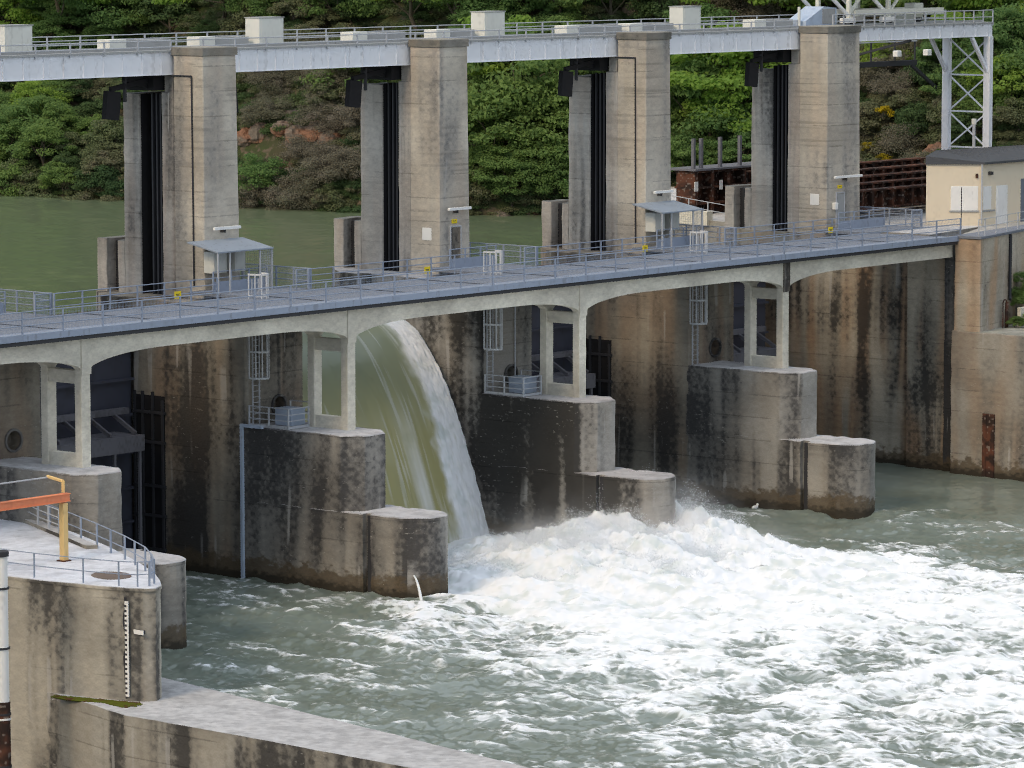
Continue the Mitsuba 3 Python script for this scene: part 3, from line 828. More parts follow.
railing(k, [(75.0, GY0 - 0.06, GZ1 - 0.12), (92.7, GY0 - 0.06, GZ1 - 0.12)], h=1.0, step=1.1, mat='mat_rail_grey', rails=(0.98, 0.55), r=0.032)
k = thing('gantry_railing', 'light grey railing along the far edge of the upper bridge', 'railing')
railing(k, [(-8, GY1 + 0.26, GZ1 + 0.1), (92.7, GY1 + 0.26, GZ1 + 0.1)], h=0.72, step=2.3, mat='mat_rail_grey', rails=(0.70, 0.48, 0.26), r=0.03)

# cabinets and trunking on the upper bridge
cab_where = ['at the left edge of the picture', 'right of the left tower', 'right of the second tower', 'right of the third tower']
for j, (x, w, z1) in enumerate(((7.4, 1.85, 26.52), (25.35, 1.85, 26.58), (43.45, 1.75, 26.58), (61.45, 1.75, 26.58))):
    k = thing('white_cabinet', f'tall white cabinet on the upper bridge {cab_where[j]}', 'cabinet', 'tall white cabinets on the upper bridge')
    part(k, 'body', MB().box(x, x + w, 13.1, 14.1, GZ1 + 0.1, z1, 0.02), 'mat_cabinet')
    part(k, 'roof', MB().box(x - 0.04, x + w + 0.04, 13.06, 14.14, z1, z1 + 0.05), 'mat_grey_cabinet')
    part(k, 'door', MB().box(x + 0.15, x + w - 0.15, 13.085, 13.097, GZ1 + 0.25, z1 - 0.12), 'mat_cabinet')
run_where = ['left of the first tower top', 'above the first tower top', 'left of the second tower top', 'above the second tower top', 'left of the third tower top', 'above the third tower top', 'left of the fourth tower top']
for j, (xa, xb) in enumerate(((14.7, 19.3), (21.1, 25.0), (32.8, 37.3), (39.6, 43.1), (50.9, 56.2), (56.7, 61.1), (68.8, 73.0))):
    k = thing('cable_trunking', f'low grey cable cabinet on the upper bridge {run_where[j]}', 'cabinet', 'low cable cabinets on the upper bridge')
    part(k, 'body', MB().box(xa + 1.2, xb, 13.5, 14.2, GZ1 + 0.1, GZ1 + 0.60, 0.02), 'mat_grey_cabinet')
    part(k, 'end_box', MB().box(xa, xa + 1.18, 13.3, 14.2, GZ1 + 0.1, GZ1 + 0.66, 0.02), 'mat_cabinet', label='white end box')
k = thing('machine_cover', 'sloping pale blue steel cover on the upper bridge above the right end tower', 'cover')
ver = [(y, z) for y in (0,) for z in (0,)]
hx = [(73.5, 0.1), (76.7, 0.1), (76.7, 1.25), (75.4, 1.35), (73.5, 0.5)]
vv = [(x, y, GZ1 + z) for y in (12.9, 14.3) for x, z in hx]
fs = [[0, 1, 2], [0, 2, 3], [0, 3, 4], [5, 7, 6], [5, 8, 7], [5, 9, 8]] + [t for i in range(5) for t in ([i, 5 + i, 5 + (i + 1) % 5], [i, 5 + (i + 1) % 5, (i + 1) % 5])]
part(k, 'cover', trimesh.Trimesh(np.array(vv), np.array(fs)[:, ::-1], process=False), 'mat_silver')
part(k, 'side_panel', MB().box(75.2, 76.5, 12.86, 12.89, GZ1 + 0.3, GZ1 + 1.2), 'mat_grey_cabinet')
part(k, 'post', MB().bar((73.2, 13.2, GZ1 + 0.1), (73.2, 13.2, GZ1 + 1.35), 0.09, 8), 'mat_cabinet')
part(k, 'switch_box', MB().box(76.9, 77.25, 13.2, 13.6, GZ1 + 0.3, GZ1 + 1.05), 'mat_cabinet')

# gantry crane whose feet show at the top
k = thing('gantry_crane', 'white gantry crane whose legs stand on the upper bridge at the top right', 'crane')
cx0, cx1 = 77.5, 81.75
for cx in (cx0, cx1):
    for y in (12.55, 14.85):
        part(k, 'leg', MB().beam((cx, y, GZ1 + 0.5), (cx, y, GZ1 + 8), 0.22, 0.24), 'mat_cream_steel')
        part(k, 'brace', MB().beam((cx - 0.05, y, GZ1 + 0.75), (cx - 4.2, y, GZ1 + 3.4), 0.16, 0.18), 'mat_white')
        part(k, 'brace', MB().beam((cx + 0.15, y, GZ1 + 0.95), (cx + 3.0, y, GZ1 + 3.4), 0.14, 0.15), 'mat_cream_steel') if y < 14 else None
        part(k, 'bogie', MB().box(cx - 0.75, cx + 0.55, y - 0.17, y + 0.17, GZ1 + 0.32, GZ1 + 0.62, 0.03), 'mat_white')
        w = MB()
        for s in (-0.45, 0.3):
            w.bar((cx + s, y - 0.08, GZ1 + 0.38), (cx + s, y + 0.08, GZ1 + 0.38), 0.14, 14)
        part(k, 'wheel', w, 'mat_dark_steel')
for y in (12.55, 14.85):
    part(k, 'sill_beam', MB().box(cx0 + 0.5, cx1 + 6, y - 0.14, y + 0.14, GZ1 + 0.75, GZ1 + 1.1), 'mat_cream_steel')
    part(k, 'tie_beam', MB().box(cx0 + 0.3, cx1 + 6, y - 0.12, y + 0.12, GZ1 + 2.0, GZ1 + 2.3), 'mat_cream_steel')
part(k, 'housing', MB().box(cx0 + 0.5, cx1 + 4.5, 12.2, 15.2, GZ1 + 2.6, GZ1 + 5.2, 0.05), 'mat_dark_steel')
part(k, 'hook_frame', MB().beam((cx1 + 3.4, 13.0, GZ1 + 1.9), (cx1 + 1.8, 13.0, GZ1 + 2.8), 0.2, 0.25).box(cx1 + 3.6, cx1 + 4.6, 13, 13.8, GZ1 + 0.5, GZ1 + 1.4, 0.04), 'mat_cream_steel')
k = thing('winch_box', 'small pale winch box on the upper bridge under the gantry crane', 'cabinet')
part(k, 'body', MB().box(83.2, 85.4, 13.0, 14.2, GZ1 + 0.1, GZ1 + 0.62, 0.03), 'mat_cabinet')
part(k, 'motor', MB().bar((85.5, 13.5, GZ1 + 0.4), (86.6, 13.5, GZ1 + 0.4), 0.22, 12), 'mat_dark_steel')

# hoist brackets hanging below the upper bridge
br_where = ['first', 'second', 'third', 'fourth']
for i in range(1, 5):
    x0, w = TX[i], TW[i]
    k = thing('hoist_bracket', f'black hoist frame hanging under the upper bridge at the {br_where[i - 1]} tower from the left', 'bracket', 'hoist frames under the upper bridge')
    part(k, 'beam', MB().box(x0 - 0.55, x0 + w + 0.55, 12.7, 14.9, 23.12, 23.86), 'mat_black')
    for s, xa in ((-1, x0), (1, x0 + w)):
        part(k, 'arm', MB().beam((xa - s * 0.3, 13.2, 23.75), (xa + s * 3.1, 13.2, 23.25), 0.2, 0.24), 'mat_black')
        part(k, 'stay', MB().beam((xa + s * 0.1, 13.2, 23.2), (xa + s * 2.2, 13.2, 23.75), 0.14, 0.16), 'mat_black')
        part(k, 'hanger', MB().box(xa + s * 2.1 - 0.06, xa + s * 2.1 + 0.06, 13.1, 13.25, 22.6, 23.9), 'mat_dark_steel')
        part(k, 'counterweight', MB().beam((xa + s * 3.1, 13.2, 21.75), (xa + s * 2.95, 13.2, 23.15), 0.95, 0.30), 'mat_black')
# white trestle that carries the end of the upper bridge
k = thing('steel_trestle', 'white steel lattice trestle under the right end of the upper bridge', 'trestle')
ya, yb, xt = 12.1, 15.25, 92.5
for y in (ya, yb):
    part(k, 'leg', MB().box(xt - 0.2, xt + 0.2, y - 0.2, y + 0.2, 13.3, 24.24), 'mat_white_steel')
    part(k, 'leg_flange', MB().box(xt - 0.24, xt - 0.2, y - 0.24, y + 0.24, 13.3, 24.24), 'mat_white_steel')
    part(k, 'knee_brace', MB().beam((xt - 0.1, y, 21.9), (xt - 2.0, y, 24.2), 0.2, 0.22), 'mat_white_steel')
for za in (14.8, 17.1, 19.4, 21.75):
    part(k, 'strut', MB().box(xt - 0.05, xt + 0.05, ya + 0.2, yb - 0.2, za - 0.05, za + 0.05), 'mat_white_steel')
for za, zb in ((14.8, 17.1), (17.1, 19.4), (19.4, 21.75), (21.75, 24.1)):
    part(k, 'diagonal', MB().beam((xt, ya + 0.2, za + 0.1), (xt, yb - 0.2, zb - 0.1), 0.07, 0.09), 'mat_white_steel')
    part(k, 'diagonal', MB().beam((xt + 0.08, ya + 0.2, zb - 0.1), (xt + 0.08, yb - 0.2, za + 0.1), 0.07, 0.09), 'mat_white_steel')
k = thing('service_catwalk', 'dark overgrown catwalk with small white floodlight boxes behind the right end tower', 'catwalk')
part(k, 'beam', MB().box(88, 102, 24.0, 24.3, 21.9, 22.25), 'mat_dark_steel')
part(k, 'beam', MB().box(88, 102, 24.0, 24.12, 23.5, 23.58), 'mat_rail_grey')
for x in (88.2, 91, 93.8, 96.6, 99.4, 101.8):
    part(k, 'post', MB().box(x - 0.04, x + 0.04, 24.0, 24.1, 22.25, 23.5), 'mat_dark_steel')
part(k, 'bracket', MB().beam((101.5, 24.1, 21.9), (106, 24.1, 19.5), 0.2, 0.2), 'mat_dark_steel')
part(k, 'bracket', MB().beam((88.5, 24.1, 21.9), (88.5, 15.4, 24.0), 0.15, 0.15), 'mat_dark_steel')
for x in (98.9, 102.5):
    part(k, 'floodlight', MB().box(x, x + 0.55, 23.5, 23.9, 22.55, 22.95, 0.05), 'mat_white')

# ------------------------------------------------------------------ fittings on the towers
for i in range(1, 5):
    x0, w = TX[i], TW[i]
    k = thing('tower_lamp', f'white tube lamp on the downstream face of the {br_where[i - 1]} tower from the left', 'lamp', 'tube lamps on the towers')
    part(k, 'housing', MB().box(x0 + 0.35, x0 + w - 0.15, TY - 0.42, TY - 0.26, 16.22, 16.36, 0.03), 'mat_white')
    part(k, 'bracket', MB().box(x0 + w / 2 - 0.05, x0 + w / 2 + 0.05, TY - 0.3, TY + 0.02, 16.05, 16.25), 'mat_dark_steel')
for i in (1, 3):
    x0, w = TX[i], TW[i]
    k = thing('conduit', f'thin black conduit down the left face of the {br_where[i - 1]} tower from the left', 'pipe', 'conduits on the towers')
    part(k, 'pipe', MB().path([(x0 - 0.05, 12.0, 23.88), (x0 - 0.05, 10.55, 23.88), (x0 - 0.05, 10.5, 13.4)], 0.045, 8), 'mat_dark_steel')
    # canopy in front of the tower
    k = thing('canopy', f'pale blue sheet canopy on thin posts in front of the {br_where[i - 1]} tower from the left', 'canopy', 'canopies in front of the towers')
    xa, xb, yf = x0 - 1.25, x0 + w + 0.35, 7.5
    rp = [(xa, TY - 0.01, 15.72), (xb, TY - 0.01, 15.72), (xb - 0.2, yf, 15.33), (xa - 0.2, yf, 15.33)]
    v = np.array(rp + [(a, b, c - 0.07) for a, b, c in rp])
    fq = [[0, 2, 1], [0, 3, 2], [4, 5, 6], [4, 6, 7]] + [t for a in range(4) for t in ([a, (a + 1) % 4, 4 + (a + 1) % 4], [a, 4 + (a + 1) % 4, 4 + a])]
    part(k, 'roof', trimesh.Trimesh(v, np.array(fq), process=False), 'mat_canopy')
    for x in (xa - 0.1, xa + 0.75, xb - 1.1, xb - 0.25):
        part(k, 'post', MB().box(x - 0.035, x + 0.035, yf + 0.05, yf + 0.12, DECK1 - 0.02, 15.3), 'mat_rail_grey')
    part(k, 'post', MB().box(xb - 0.05, xb + 0.02, TY - 0.1, TY - 0.03, DECK1, 15.68), 'mat_rail_grey')
    ms = MB()
    for s in np.arange(0, 1.0, 0.06):
        y = yf + 0.1 + s * (TY - yf - 0.2)
        ms.bar((xb - 0.12, y, DECK1), (xb - 0.12, y, 15.4), 0.006, 3)
        x = xb - 1.1 + s * 0.85
        ms.bar((x, yf + 0.08, DECK1), (x, yf + 0.08, 15.3), 0.006, 3)
    for z in np.arange(DECK1, 15.4, 0.12):
        ms.bar((xb - 0.12, yf + 0.1, z), (xb - 0.12, TY - 0.1, z), 0.006, 3)
        ms.bar((xb - 1.1, yf + 0.08, z), (xb - 0.25, yf + 0.08, z), 0.006, 3)
    part(k, 'mesh_side', ms, 'mat_rail_grey', kind='stuff', label='wire mesh side of the canopy')
    for nm, ca, cb in (('left', x0 - 0.1, x0 + 0.85), ('right', x0 + 1.45, x0 + 2.2)):
        kk = thing('switch_cabinet', f'cream switch cabinet on the {nm} under the canopy of the {br_where[i - 1]} tower from the left', 'cabinet', 'switch cabinets under the canopies')
        part(kk, 'body', MB().box(ca, cb, TY - 0.75, TY - 0.05, 14.1, 15.15, 0.02), 'mat_cabinet')
        part(kk, 'door', MB().box(ca + 0.06, cb - 0.06, TY - 0.765, TY - 0.752, 14.16, 15.08), 'mat_cabinet')
for i, lab, mat in ((2, 'dark open doorway in the second tower from the left', 'mat_glass_dark'), (4, 'grey door in the right end tower', 'mat_grey_cabinet')):
    x0 = TX[i] + (0.85 if i == 2 else 0.95)
    k = thing('tower_door', lab, 'door')
    part(k, 'leaf', MB().box(x0 + 0.06, x0 + 0.84, TY - 0.03, TY + 0.01, DECK1, 15.25), 'mat_wall_body' if i == 2 else mat)
    f = MB().box(x0, x0 + 0.06, TY - 0.06, TY + 0.02, DECK1, 15.3).box(x0 + 0.84, x0 + 0.9, TY - 0.06, TY + 0.02, DECK1, 15.3).box(x0, x0 + 0.9, TY - 0.06, TY + 0.02, 15.3, 15.36)
    part(k, 'frame', f, 'mat_rail_grey')
    k = thing('notice_panel', f'blank white panel on the left face of the {"second tower from the left" if i == 2 else "right end tower"}', 'sign', 'white panels on the towers')
    part(k, 'panel', MB().box(TX[i] - 0.04, TX[i] - 0.02, 10.35, 11.0, 14.62, 15.28), 'mat_white')
    part(k, 'backing', MB().box(TX[i] - 0.021, TX[i] + 0.02, 10.38, 10.97, 14.65, 15.25), 'mat_rail_grey')
k = thing('meter_box', 'small white meter box beside the grey door of the right end tower', 'cabinet')
part(k, 'body', MB().box(72.0, 72.3, TY - 0.25, TY, 14.35, 14.75, 0.02), 'mat_white')


def yellow_sign(p, label, w=0.44, h=0.36):
    k = thing('yellow_sign', label, 'sign', 'yellow warning signs')
    x, y, z = p
    part(k, 'plate', MB().box(x - w / 2, x + w / 2, y - 0.012, y + 0.012, z - h / 2, z + h / 2), 'mat_sign_yellow')
    m = MB()
    m.box(x - w * 0.3, x + w * 0.3, y - 0.016, y - 0.013, z + h * 0.06, z + h * 0.16)
    m.box(x - w * 0.22, x + w * 0.25, y - 0.016, y - 0.013, z - h * 0.12, z - h * 0.04)
    part(k, 'lettering', m, 'mat_dark_steel')


sg = ['below the first tower from the left', 'below the second tower from the left', 'below the third tower from the left', 'below the right end tower']
for j, x in enumerate((11.75, 30.2, 48.6, 66.3)):
    yellow_sign((x, 5.9, 13.62), f'yellow warning sign on the bridge railing {sg[j]}')
yellow_sign((36.95, TY - 0.03, 15.6), 'small yellow sign above the dark doorway of the second tower', 0.42, 0.22)
yellow_sign((72.75, TY - 0.03, 15.68), 'small yellow sign above the grey door of the right end tower', 0.45, 0.2)

# ------------------------------------------------------------------ right bank: walls, quay, building
rb = thing('bank_wall', 'tall streaked concrete training wall of the right bank below the cream building', 'wall')
part(rb, 'bay_side', rough(MB().prism([(71.4, 3.6), (74, 3.6), (74, 18), (71.4, 18)], -3, 12.9), 0.5, 0.04, 3), 'mat_bank', 35)
part(rb, 'bearing_pilaster', rough(MB().prism([(71.02, 0.8), (74, 0.8), (74, 3.7), (71.02, 3.7)], -3, 12.08, 0.05), 0.5, 0.04, 5), 'mat_bank', 35, label='brown pilaster under the end of the lower bridge')
part(rb, 'joint_strip', rough(MB().prism([(70.75, -0.35), (73, -0.35), (73, 0.85), (70.75, 0.85)], -3, 13.2), 0.5, 0.04, 9), 'mat_joint', 35, label='dark stained joint strip')
part(rb, 'upper_wall', rough(MB().prism([(70.12, -0.25), (70.3, -1.9), (71.2, -1.75), (92, 3.0), (92, 9), (71.5, 0.5)], 6.5, 13.22, 0.04), 0.5, 0.04, 12), 'mat_bank', 35)
part(rb, 'lower_wall', rough(MB().prism([(69.95, -40), (90, -40), (90, 2), (70.05, -0.1)], -3, 7.8, 0.05), 0.6, 0.06, 15), 'mat_bank_low', 35)
part(rb, 'guide_rail', MB().box(69.93, 70.02, -3.2, -2.95, -3, 3.1).box(69.93, 70.02, -2.65, -2.4, -3, 3.1).box(69.98, 70.03, -2.95, -2.65, -3, 3.1), 'mat_rust', label='rusty guide rails at the waterline')
part(rb, 'coping', MB().prism([(70.02, -0.2), (70.2, -2.0), (71.2, -1.85), (92, 2.9), (92, 3.3), (70.6, -1.2)], 13.22, 13.36), 'mat_deck')
k = thing('bank_drainpipe', 'black downpipe on the right bank wall', 'pipe')
part(k, 'pipe', MB().path([(74.9, -1.0, 13.2), (74.9, -1.0, 9.5), (74.75, -1.1, 9.35)], 0.09, 8), 'mat_dark_steel')
k = thing('rusty_guard', 'red rusty steel guard standing on the ledge below the drainpipe', 'guard')
part(k, 'plate', MB().box(73.5, 73.8, -1.62, -1.57, 7.75, 9.3), 'mat_rust')
part(k, 'hoop', MB().path([(73.2, -1.62, 7.8), (73.2, -1.62, 9.3), (73.3, -1.62, 9.45), (73.5, -1.62, 9.45), (73.6, -1.62, 9.3)], 0.04, 6), 'mat_rust')
k = thing('planter_wall', 'low white-grey wall on the ledge at the right edge', 'wall')
part(k, 'wall', rough(MB().box(74.3, 80, -2.15, -1.9, 7.7, 8.95, 0.02), 0.4, 0.02), 'mat_pale', 35)

quay = MB().prism([(72.0, 12), (71.6, 2.5), (92, 6), (150, 10), (150, 44), (94, 44), (84, 36), (73.6, 27), (72.6, 19)], 4, 13.2)
struct('quay', quay, 'mat_guide', label='concrete quay of the right bank behind the dam', cat='quay')
k = thing('quay_parapet', 'pale concrete parapet on the quay behind the third tower', 'wall')
part(k, 'wall', rough(MB().prism([(72.4, 19.5), (73.0, 19.5), (74.5, 27), (74.0, 27)], 12.9, 13.75), 0.5, 0.02), 'mat_pale', 35)
k = thing('quay_railing', 'white railing on the quay behind the third tower', 'railing')
railing(k, [(72.5, 18, 13.2), (73.2, 23, 13.6), (74.2, 28, 13.6)], step=2.0, mat='mat_rail_grey', rails=(1.0, 0.5))
k = thing('quay_railing', 'thin grey railing along the bank wall in front of the cream building', 'railing')
railing(k, [(70.3, -1.75, 13.34), (71.2, -1.6, 13.34), (91.5, 3.1, 13.34)], step=1.9, mat='mat_rail_grey', rails=(1.0, 0.55), r=0.022)

# cream building
bd = thing('gatehouse', 'cream rendered building with dark sloping roof and white shutters on the right bank', 'building')
c0 = np.array([79.6, 4.15])
d1, d2 = np.array([-0.637, 0.77]), np.array([1.0, -0.03])
wl, wr, zb, zt = 3.35, 12.0, 13.2, 16.95
pl = [c0, c0 + d2 * wr, c0 + d2 * wr + [0, 4], c0 + d1 * wl + [4.4, 2.1], c0 + d1 * wl]
part(bd, 'wall', MB().prism(pl, zb, zt), 'mat_render')
o = 0.22
rl = [c0 + [-0.05, -o], c0 + d2 * wr + [0, -o], c0 + d2 * wr + [0, 4.2], c0 + d1 * wl + [4.5, 2.3], c0 + d1 * wl + [-o * 0.7, -0.05]]
zr = [17.05, 17.05, 17.5, 17.5, 17.42]
v = np.array([(p[0], p[1], z) for p, z in zip(rl, zr)] + [(p[0], p[1], 16.93) for p in rl])
f = [[0, 1, 2], [0, 2, 3], [0, 3, 4], [5, 7, 6], [5, 8, 7], [5, 9, 8]] + [t for a in range(5) for t in ([a, 5 + a, 5 + (a + 1) % 5], [a, 5 + (a + 1) % 5, (a + 1) % 5])]
rf = part(bd, 'roof', trimesh.Trimesh(v, np.array(f), process=False), 'mat_slate')
seam = MB()
for t in np.linspace(0.04, 0.96, 26):
    a = np.array([*(rl[0] + (rl[1] - rl[0]) * t), 17.04])
    b = np.array([*(rl[3] + (rl[2] - rl[3]) * t), 17.51])
    seam.beam(a, b, 0.03, 0.03)
part(rf, 'seam', seam, 'mat_slate')
part(rf, 'gutter', MB().beam([*(rl[0]), 16.97], [*(rl[1]), 16.97], 0.12, 0.10), 'mat_slate')


def on_wall(o2, d, s0, s1, z0, z1, off0, off1):
    nrm = np.array([d[1], -d[0]])
    if nrm @ np.array([-0.7, -0.7]) < 0:
        nrm = -nrm
    a, b = o2 + d * s0, o2 + d * s1
    p = [a + nrm * off0, b + nrm * off0, b + nrm * off1, a + nrm * off1]
    p = np.array(p)
    ar = sum(p[i - 1][0] * p[i][1] - p[i][0] * p[i - 1][1] for i in range(4))
    return MB().prism(p if ar > 0 else p[::-1], z0, z1)


wn = part(bd, 'window', on_wall(c0, d1, 0.2, 1.85, 14.12, 15.6, -0.02, 0.025), 'mat_white', label='window closed by a pair of white shutters')
for s0, s1 in ((0.23, 1.02), (1.05, 1.82)):
    part(wn, 'shutter', on_wall(c0, d1, s0, s1, 14.15, 15.57, 0.025, 0.05), 'mat_white')
part(wn, 'sill', on_wall(c0, d1, 0.15, 1.92, 14.02, 14.12, -0.02, 0.09), 'mat_grey_cabinet')
wn = part(bd, 'window', on_wall(c0, d2, 0.12, 1.35, 14.12, 15.6, -0.02, 0.02), 'mat_render', label='narrow window with one white shutter')
part(wn, 'shutter', on_wall(c0, d2, 0.15, 1.0, 14.15, 15.57, 0.02, 0.05), 'mat_white')
part(wn, 'sill', on_wall(c0, d2, 0.1, 1.4, 14.02, 14.12, -0.02, 0.08), 'mat_grey_cabinet')
dk = part(bd, 'door', on_wall(c0, d2, 1.55, 2.75, 13.2, 15.55, -0.02, 0.03), 'mat_white', label='white door')
part(dk, 'panel', on_wall(c0, d2, 1.65, 2.65, 14.5, 15.42, 0.03, 0.045), 'mat_white')
part(dk, 'panel', on_wall(c0, d2, 1.65, 2.65, 13.35, 14.35, 0.03, 0.045), 'mat_white')
part(bd, 'garage_door', on_wall(c0, d2, 4.2, 7.2, 13.2, 15.85, -0.02, 0.03), 'mat_garage', label='large blue-grey garage door')
part(bd, 'downpipe', MB().bar([c0[0] - 0.08, c0[1] - 0.08, 13.3], [c0[0] - 0.08, c0[1] - 0.08, 17.0], 0.05, 8), 'mat_rail_grey')
part(bd, 'lamp', on_wall(c0, d1, 0.22, 0.36, 16.1, 16.35, 0.0, 0.12), 'mat_rust')
part(bd, 'lamp', on_wall(c0, d2, 0.7, 0.95, 16.25, 16.45, 0.0, 0.22), 'mat_dark_steel')
k = thing('pole', 'thin dark pole in front of the white shutters of the cream building', 'pole')
part(k, 'shaft', MB().bar((76.6, 3.6, 13.2), (76.6, 3.6, 15.7), 0.03, 6), 'mat_dark_steel')
k = thing('flue_pipe', 'short grey vent pipe rising behind the roof of the cream building', 'pipe')
part(k, 'pipe', MB().bar((89.5, 11.2, 13.2), (89.5, 11.2, 18.75), 0.10, 10), 'mat_rail_grey')
part(k, 'cap', MB().bar((89.5, 11.2, 18.75), (89.5, 11.2, 19.1), 0.15, 10), 'mat_cabinet')

# rusty stoplogs stacked on the quay
for j in range(5):
    y = 12.6 + j * 1.5
    k = thing('stoplog', f'long rusty steel stoplog lying behind the right end tower, number {j + 1} from the front'.replace(f', number {j + 1} from the front',
              [', nearest of the row', ', second of the row', ', middle of the row', ', fourth of the row', ', farthest of the row'][j]), 'stoplog', 'rusty stoplogs stacked on the quay')
    zt = 14.95 + 0.28 * j
    for z in (13.85, zt):
        part(k, 'flange', MB().box(76.5, 95.5, y, y + 0.9, z - 0.05, z + 0.05), 'mat_rust')
    part(k, 'web', MB().box(76.5, 95.5, y + 0.4, y + 0.46, 13.9, zt - 0.05), 'mat_rust')
    rib = mply(MB().box(0, 0.25, y + 0.05, y + 0.85, 13.9, zt - 0.05), 'mat_rust')
    for x in np.arange(77, 95.5, 1.1):
        copy_part(k, 'rib', rib, T().translate([float(x), 0, 0]))
    part(k, 'bearer', MB().box(78, 78.4, y, y + 0.9, 13.2, 13.8).box(93, 93.4, y, y + 0.9, 13.2, 13.8), 'mat_guide')
for j, (y0, lab) in enumerate(((23.0, 'rusty steel stoplog stack on the quay left of the right end tower'),)):
    k = thing('stoplog_stack', lab, 'stoplog')
    for z in (13.9, 14.9, 15.9):
        part(k, 'flange', MB().box(75.8, 92, y0, y0 + 1.6, z - 0.06, z + 0.06), 'mat_rust')
    part(k, 'web', MB().box(75.9, 92, y0 + 0.7, y0 + 0.8, 13.5, 15.9), 'mat_rust')
    for x in np.arange(75.85, 92, 1.7):
        part(k, 'stanchion', MB().box(x, x + 0.3, y0 + 0.02, y0 + 1.5, 13.2, 15.84), 'mat_rust')
    part(k, 'roof_sheet', MB().box(75.6, 92, y0 - 0.2, y0 + 2.2, 15.98, 16.1), 'mat_gate_grey')
    for x, yy_ in ((75.8, 0.1), (76.6, 0.1), (78.6, 0.1), (80.7, 0.1), (82.5, 0.1)):
        part(k, 'upright', MB().box(x, x + 0.2, y0 + yy_, y0 + yy_ + 0.2, 16.1, 18.0), 'mat_gate_grey')
    for x in (75.7, 78.3):
        part(k, 'reflector', MB().box(x + 0.05, x + 0.4, y0 - 0.04, y0 + 0.0, 14.7, 15.3), 'mat_white')

# ------------------------------------------------------------------ foreground platform and guide wall on the left bank
PZ = 4.5
tip = []
edge = [(-13.6, -6.0), (-13.35, -10.3), (-13.0, -12.9), (-12.6, -14.6), (-12.25, -15.35), (-11.8, -15.6), (-11.2, -15.3), (-10.3, -14.3), (-9.0, -12.7), (-7.2, -9.8), (-5.2, -6.2), (-3.2, -2.0), (-1.5, 2.0), (2.5, 10.5), (-13.6, 10.5)]
gp = thing('gauge_platform', 'round-ended concrete platform at the lower left carrying the orange hoist', 'platform')
part(gp, 'body', rough(MB().prism(edge, -7, PZ - 0.14), 0.35, 0.035, 77), 'mat_platform', 35)
ctr = np.array([-9.0, -2.0])
lipp = [tuple(np.array(p) + (np.array(p) - ctr) / np.linalg.norm(np.array(p) - ctr) * 0.10) for p in edge]
part(gp, 'coping', rough(MB().prism(lipp, PZ - 0.14, PZ, 0.03), 0.4, 0.015, 79), 'mat_platform', 35, label='pale coping slab')
inn = [tuple(np.array(p) - (np.array(p) - ctr) / np.linalg.norm(np.array(p) - ctr) * 0.45) for p in edge]
k = thing('platform_railing', 'blue-grey railing running round the end of the lower left platform', 'railing')
pr = [inn[13]] + [inn[i] for i in range(12, 4, -1)]
railing(k, [(a, b, PZ) for a, b in pr[1:]], step=2.2, mat='mat_blue_steel', rails=(1.02, 0.5), r=0.03)
railing(k, [(a, b, PZ) for a, b in [inn[i] for i in range(5, -1, -1)]], step=2.2, mat='mat_blue_steel', rails=(1.02, 0.5), r=0.022)
k = thing('platform_railing', 'grey railing with a blue gate at the back of the lower left platform', 'railing')
railing(k, [(-4.4, -2.4, PZ + 0.15), (-3.2, 0.2, PZ + 0.15), (2.0, 9.6, PZ + 0.15)], step=1.8, mat='mat_rail_grey', rails=(1.02, 0.68, 0.36), r=0.03)
railing(k, [(-4.5, -2.5, PZ), (-5.6, -3.8, PZ)], step=0.9, mat='mat_blue_steel', rails=(1.15, 0.8, 0.5, 0.2), r=0.03)
pud = [(-10.75 + 0.45 * math.cos(t) * (1 + 0.2 * math.sin(3 * t)) - 0.75 * math.sin(t), -12.0 + 1.0 * math.cos(t) + 0.3 * math.sin(t)) for t in np.linspace(0, 2 * math.pi, 28, endpoint=False)]
from shapely.geometry import Polygon as _P
pm = trimesh.creation.extrude_polygon(_P(pud).buffer(0), 0.012, engine='earcut')
pm.apply_translation([0, 0, PZ + 0.004])
struct('puddle', pm, 'mat_puddle', label='shallow brown puddle on the platform', cat='puddle')
k = thing('platform_kerb', 'raised concrete kerb along the back of the lower left platform', 'kerb')
part(k, 'kerb', rough(MB().prism([(-6.3, -6.0), (-5.9, -6.3), (1.9, 9.4), (1.4, 9.8)], PZ - 0.02, PZ + 0.16), 0.5, 0.02), 'mat_guide', 35)

k = thing('jib_hoist', 'yellow post and orange beam hoist on the lower left platform', 'hoist')
hx, hy = -9.23, -7.65
part(k, 'post', MB().box(hx - 0.14, hx + 0.14, hy - 0.14, hy + 0.14, PZ, 7.0, 0.015), 'mat_yellow_steel')
part(k, 'base_plate', MB().box(hx - 0.22, hx + 0.22, hy - 0.22, hy + 0.22, PZ, PZ + 0.05), 'mat_rust')
bm = np.array([-1.0, 0.03])
e0, e1 = np.array([hx, hy]) - bm * 0.3, np.array([hx, hy]) + bm * 7
part(k, 'beam', MB().beam([*e0, 7.22], [*e1, 7.22], 0.16, 0.30), 'mat_orange')
part(k, 'flange', MB().beam([*e0, 7.38], [*e1, 7.38], 0.30, 0.03), 'mat_orange')
part(k, 'flange', MB().beam([*e0, 7.06], [*e1, 7.06], 0.30, 0.03), 'mat_orange')
part(k, 'bracket', MB().path([(hx, hy, 7.44), (hx, hy, 7.92), (hx + 0.25, hy + 1.2, 8.0)], 0.075, 6), 'mat_yellow_steel')
part(k, 'tie_rod', MB().bar((hx + 0.2, hy + 1.15, 7.97), (hx - 6, hy + 1.3, 7.97), 0.035, 6), 'mat_rail_grey')
tb = np.array([hx, hy]) + bm * 4.1
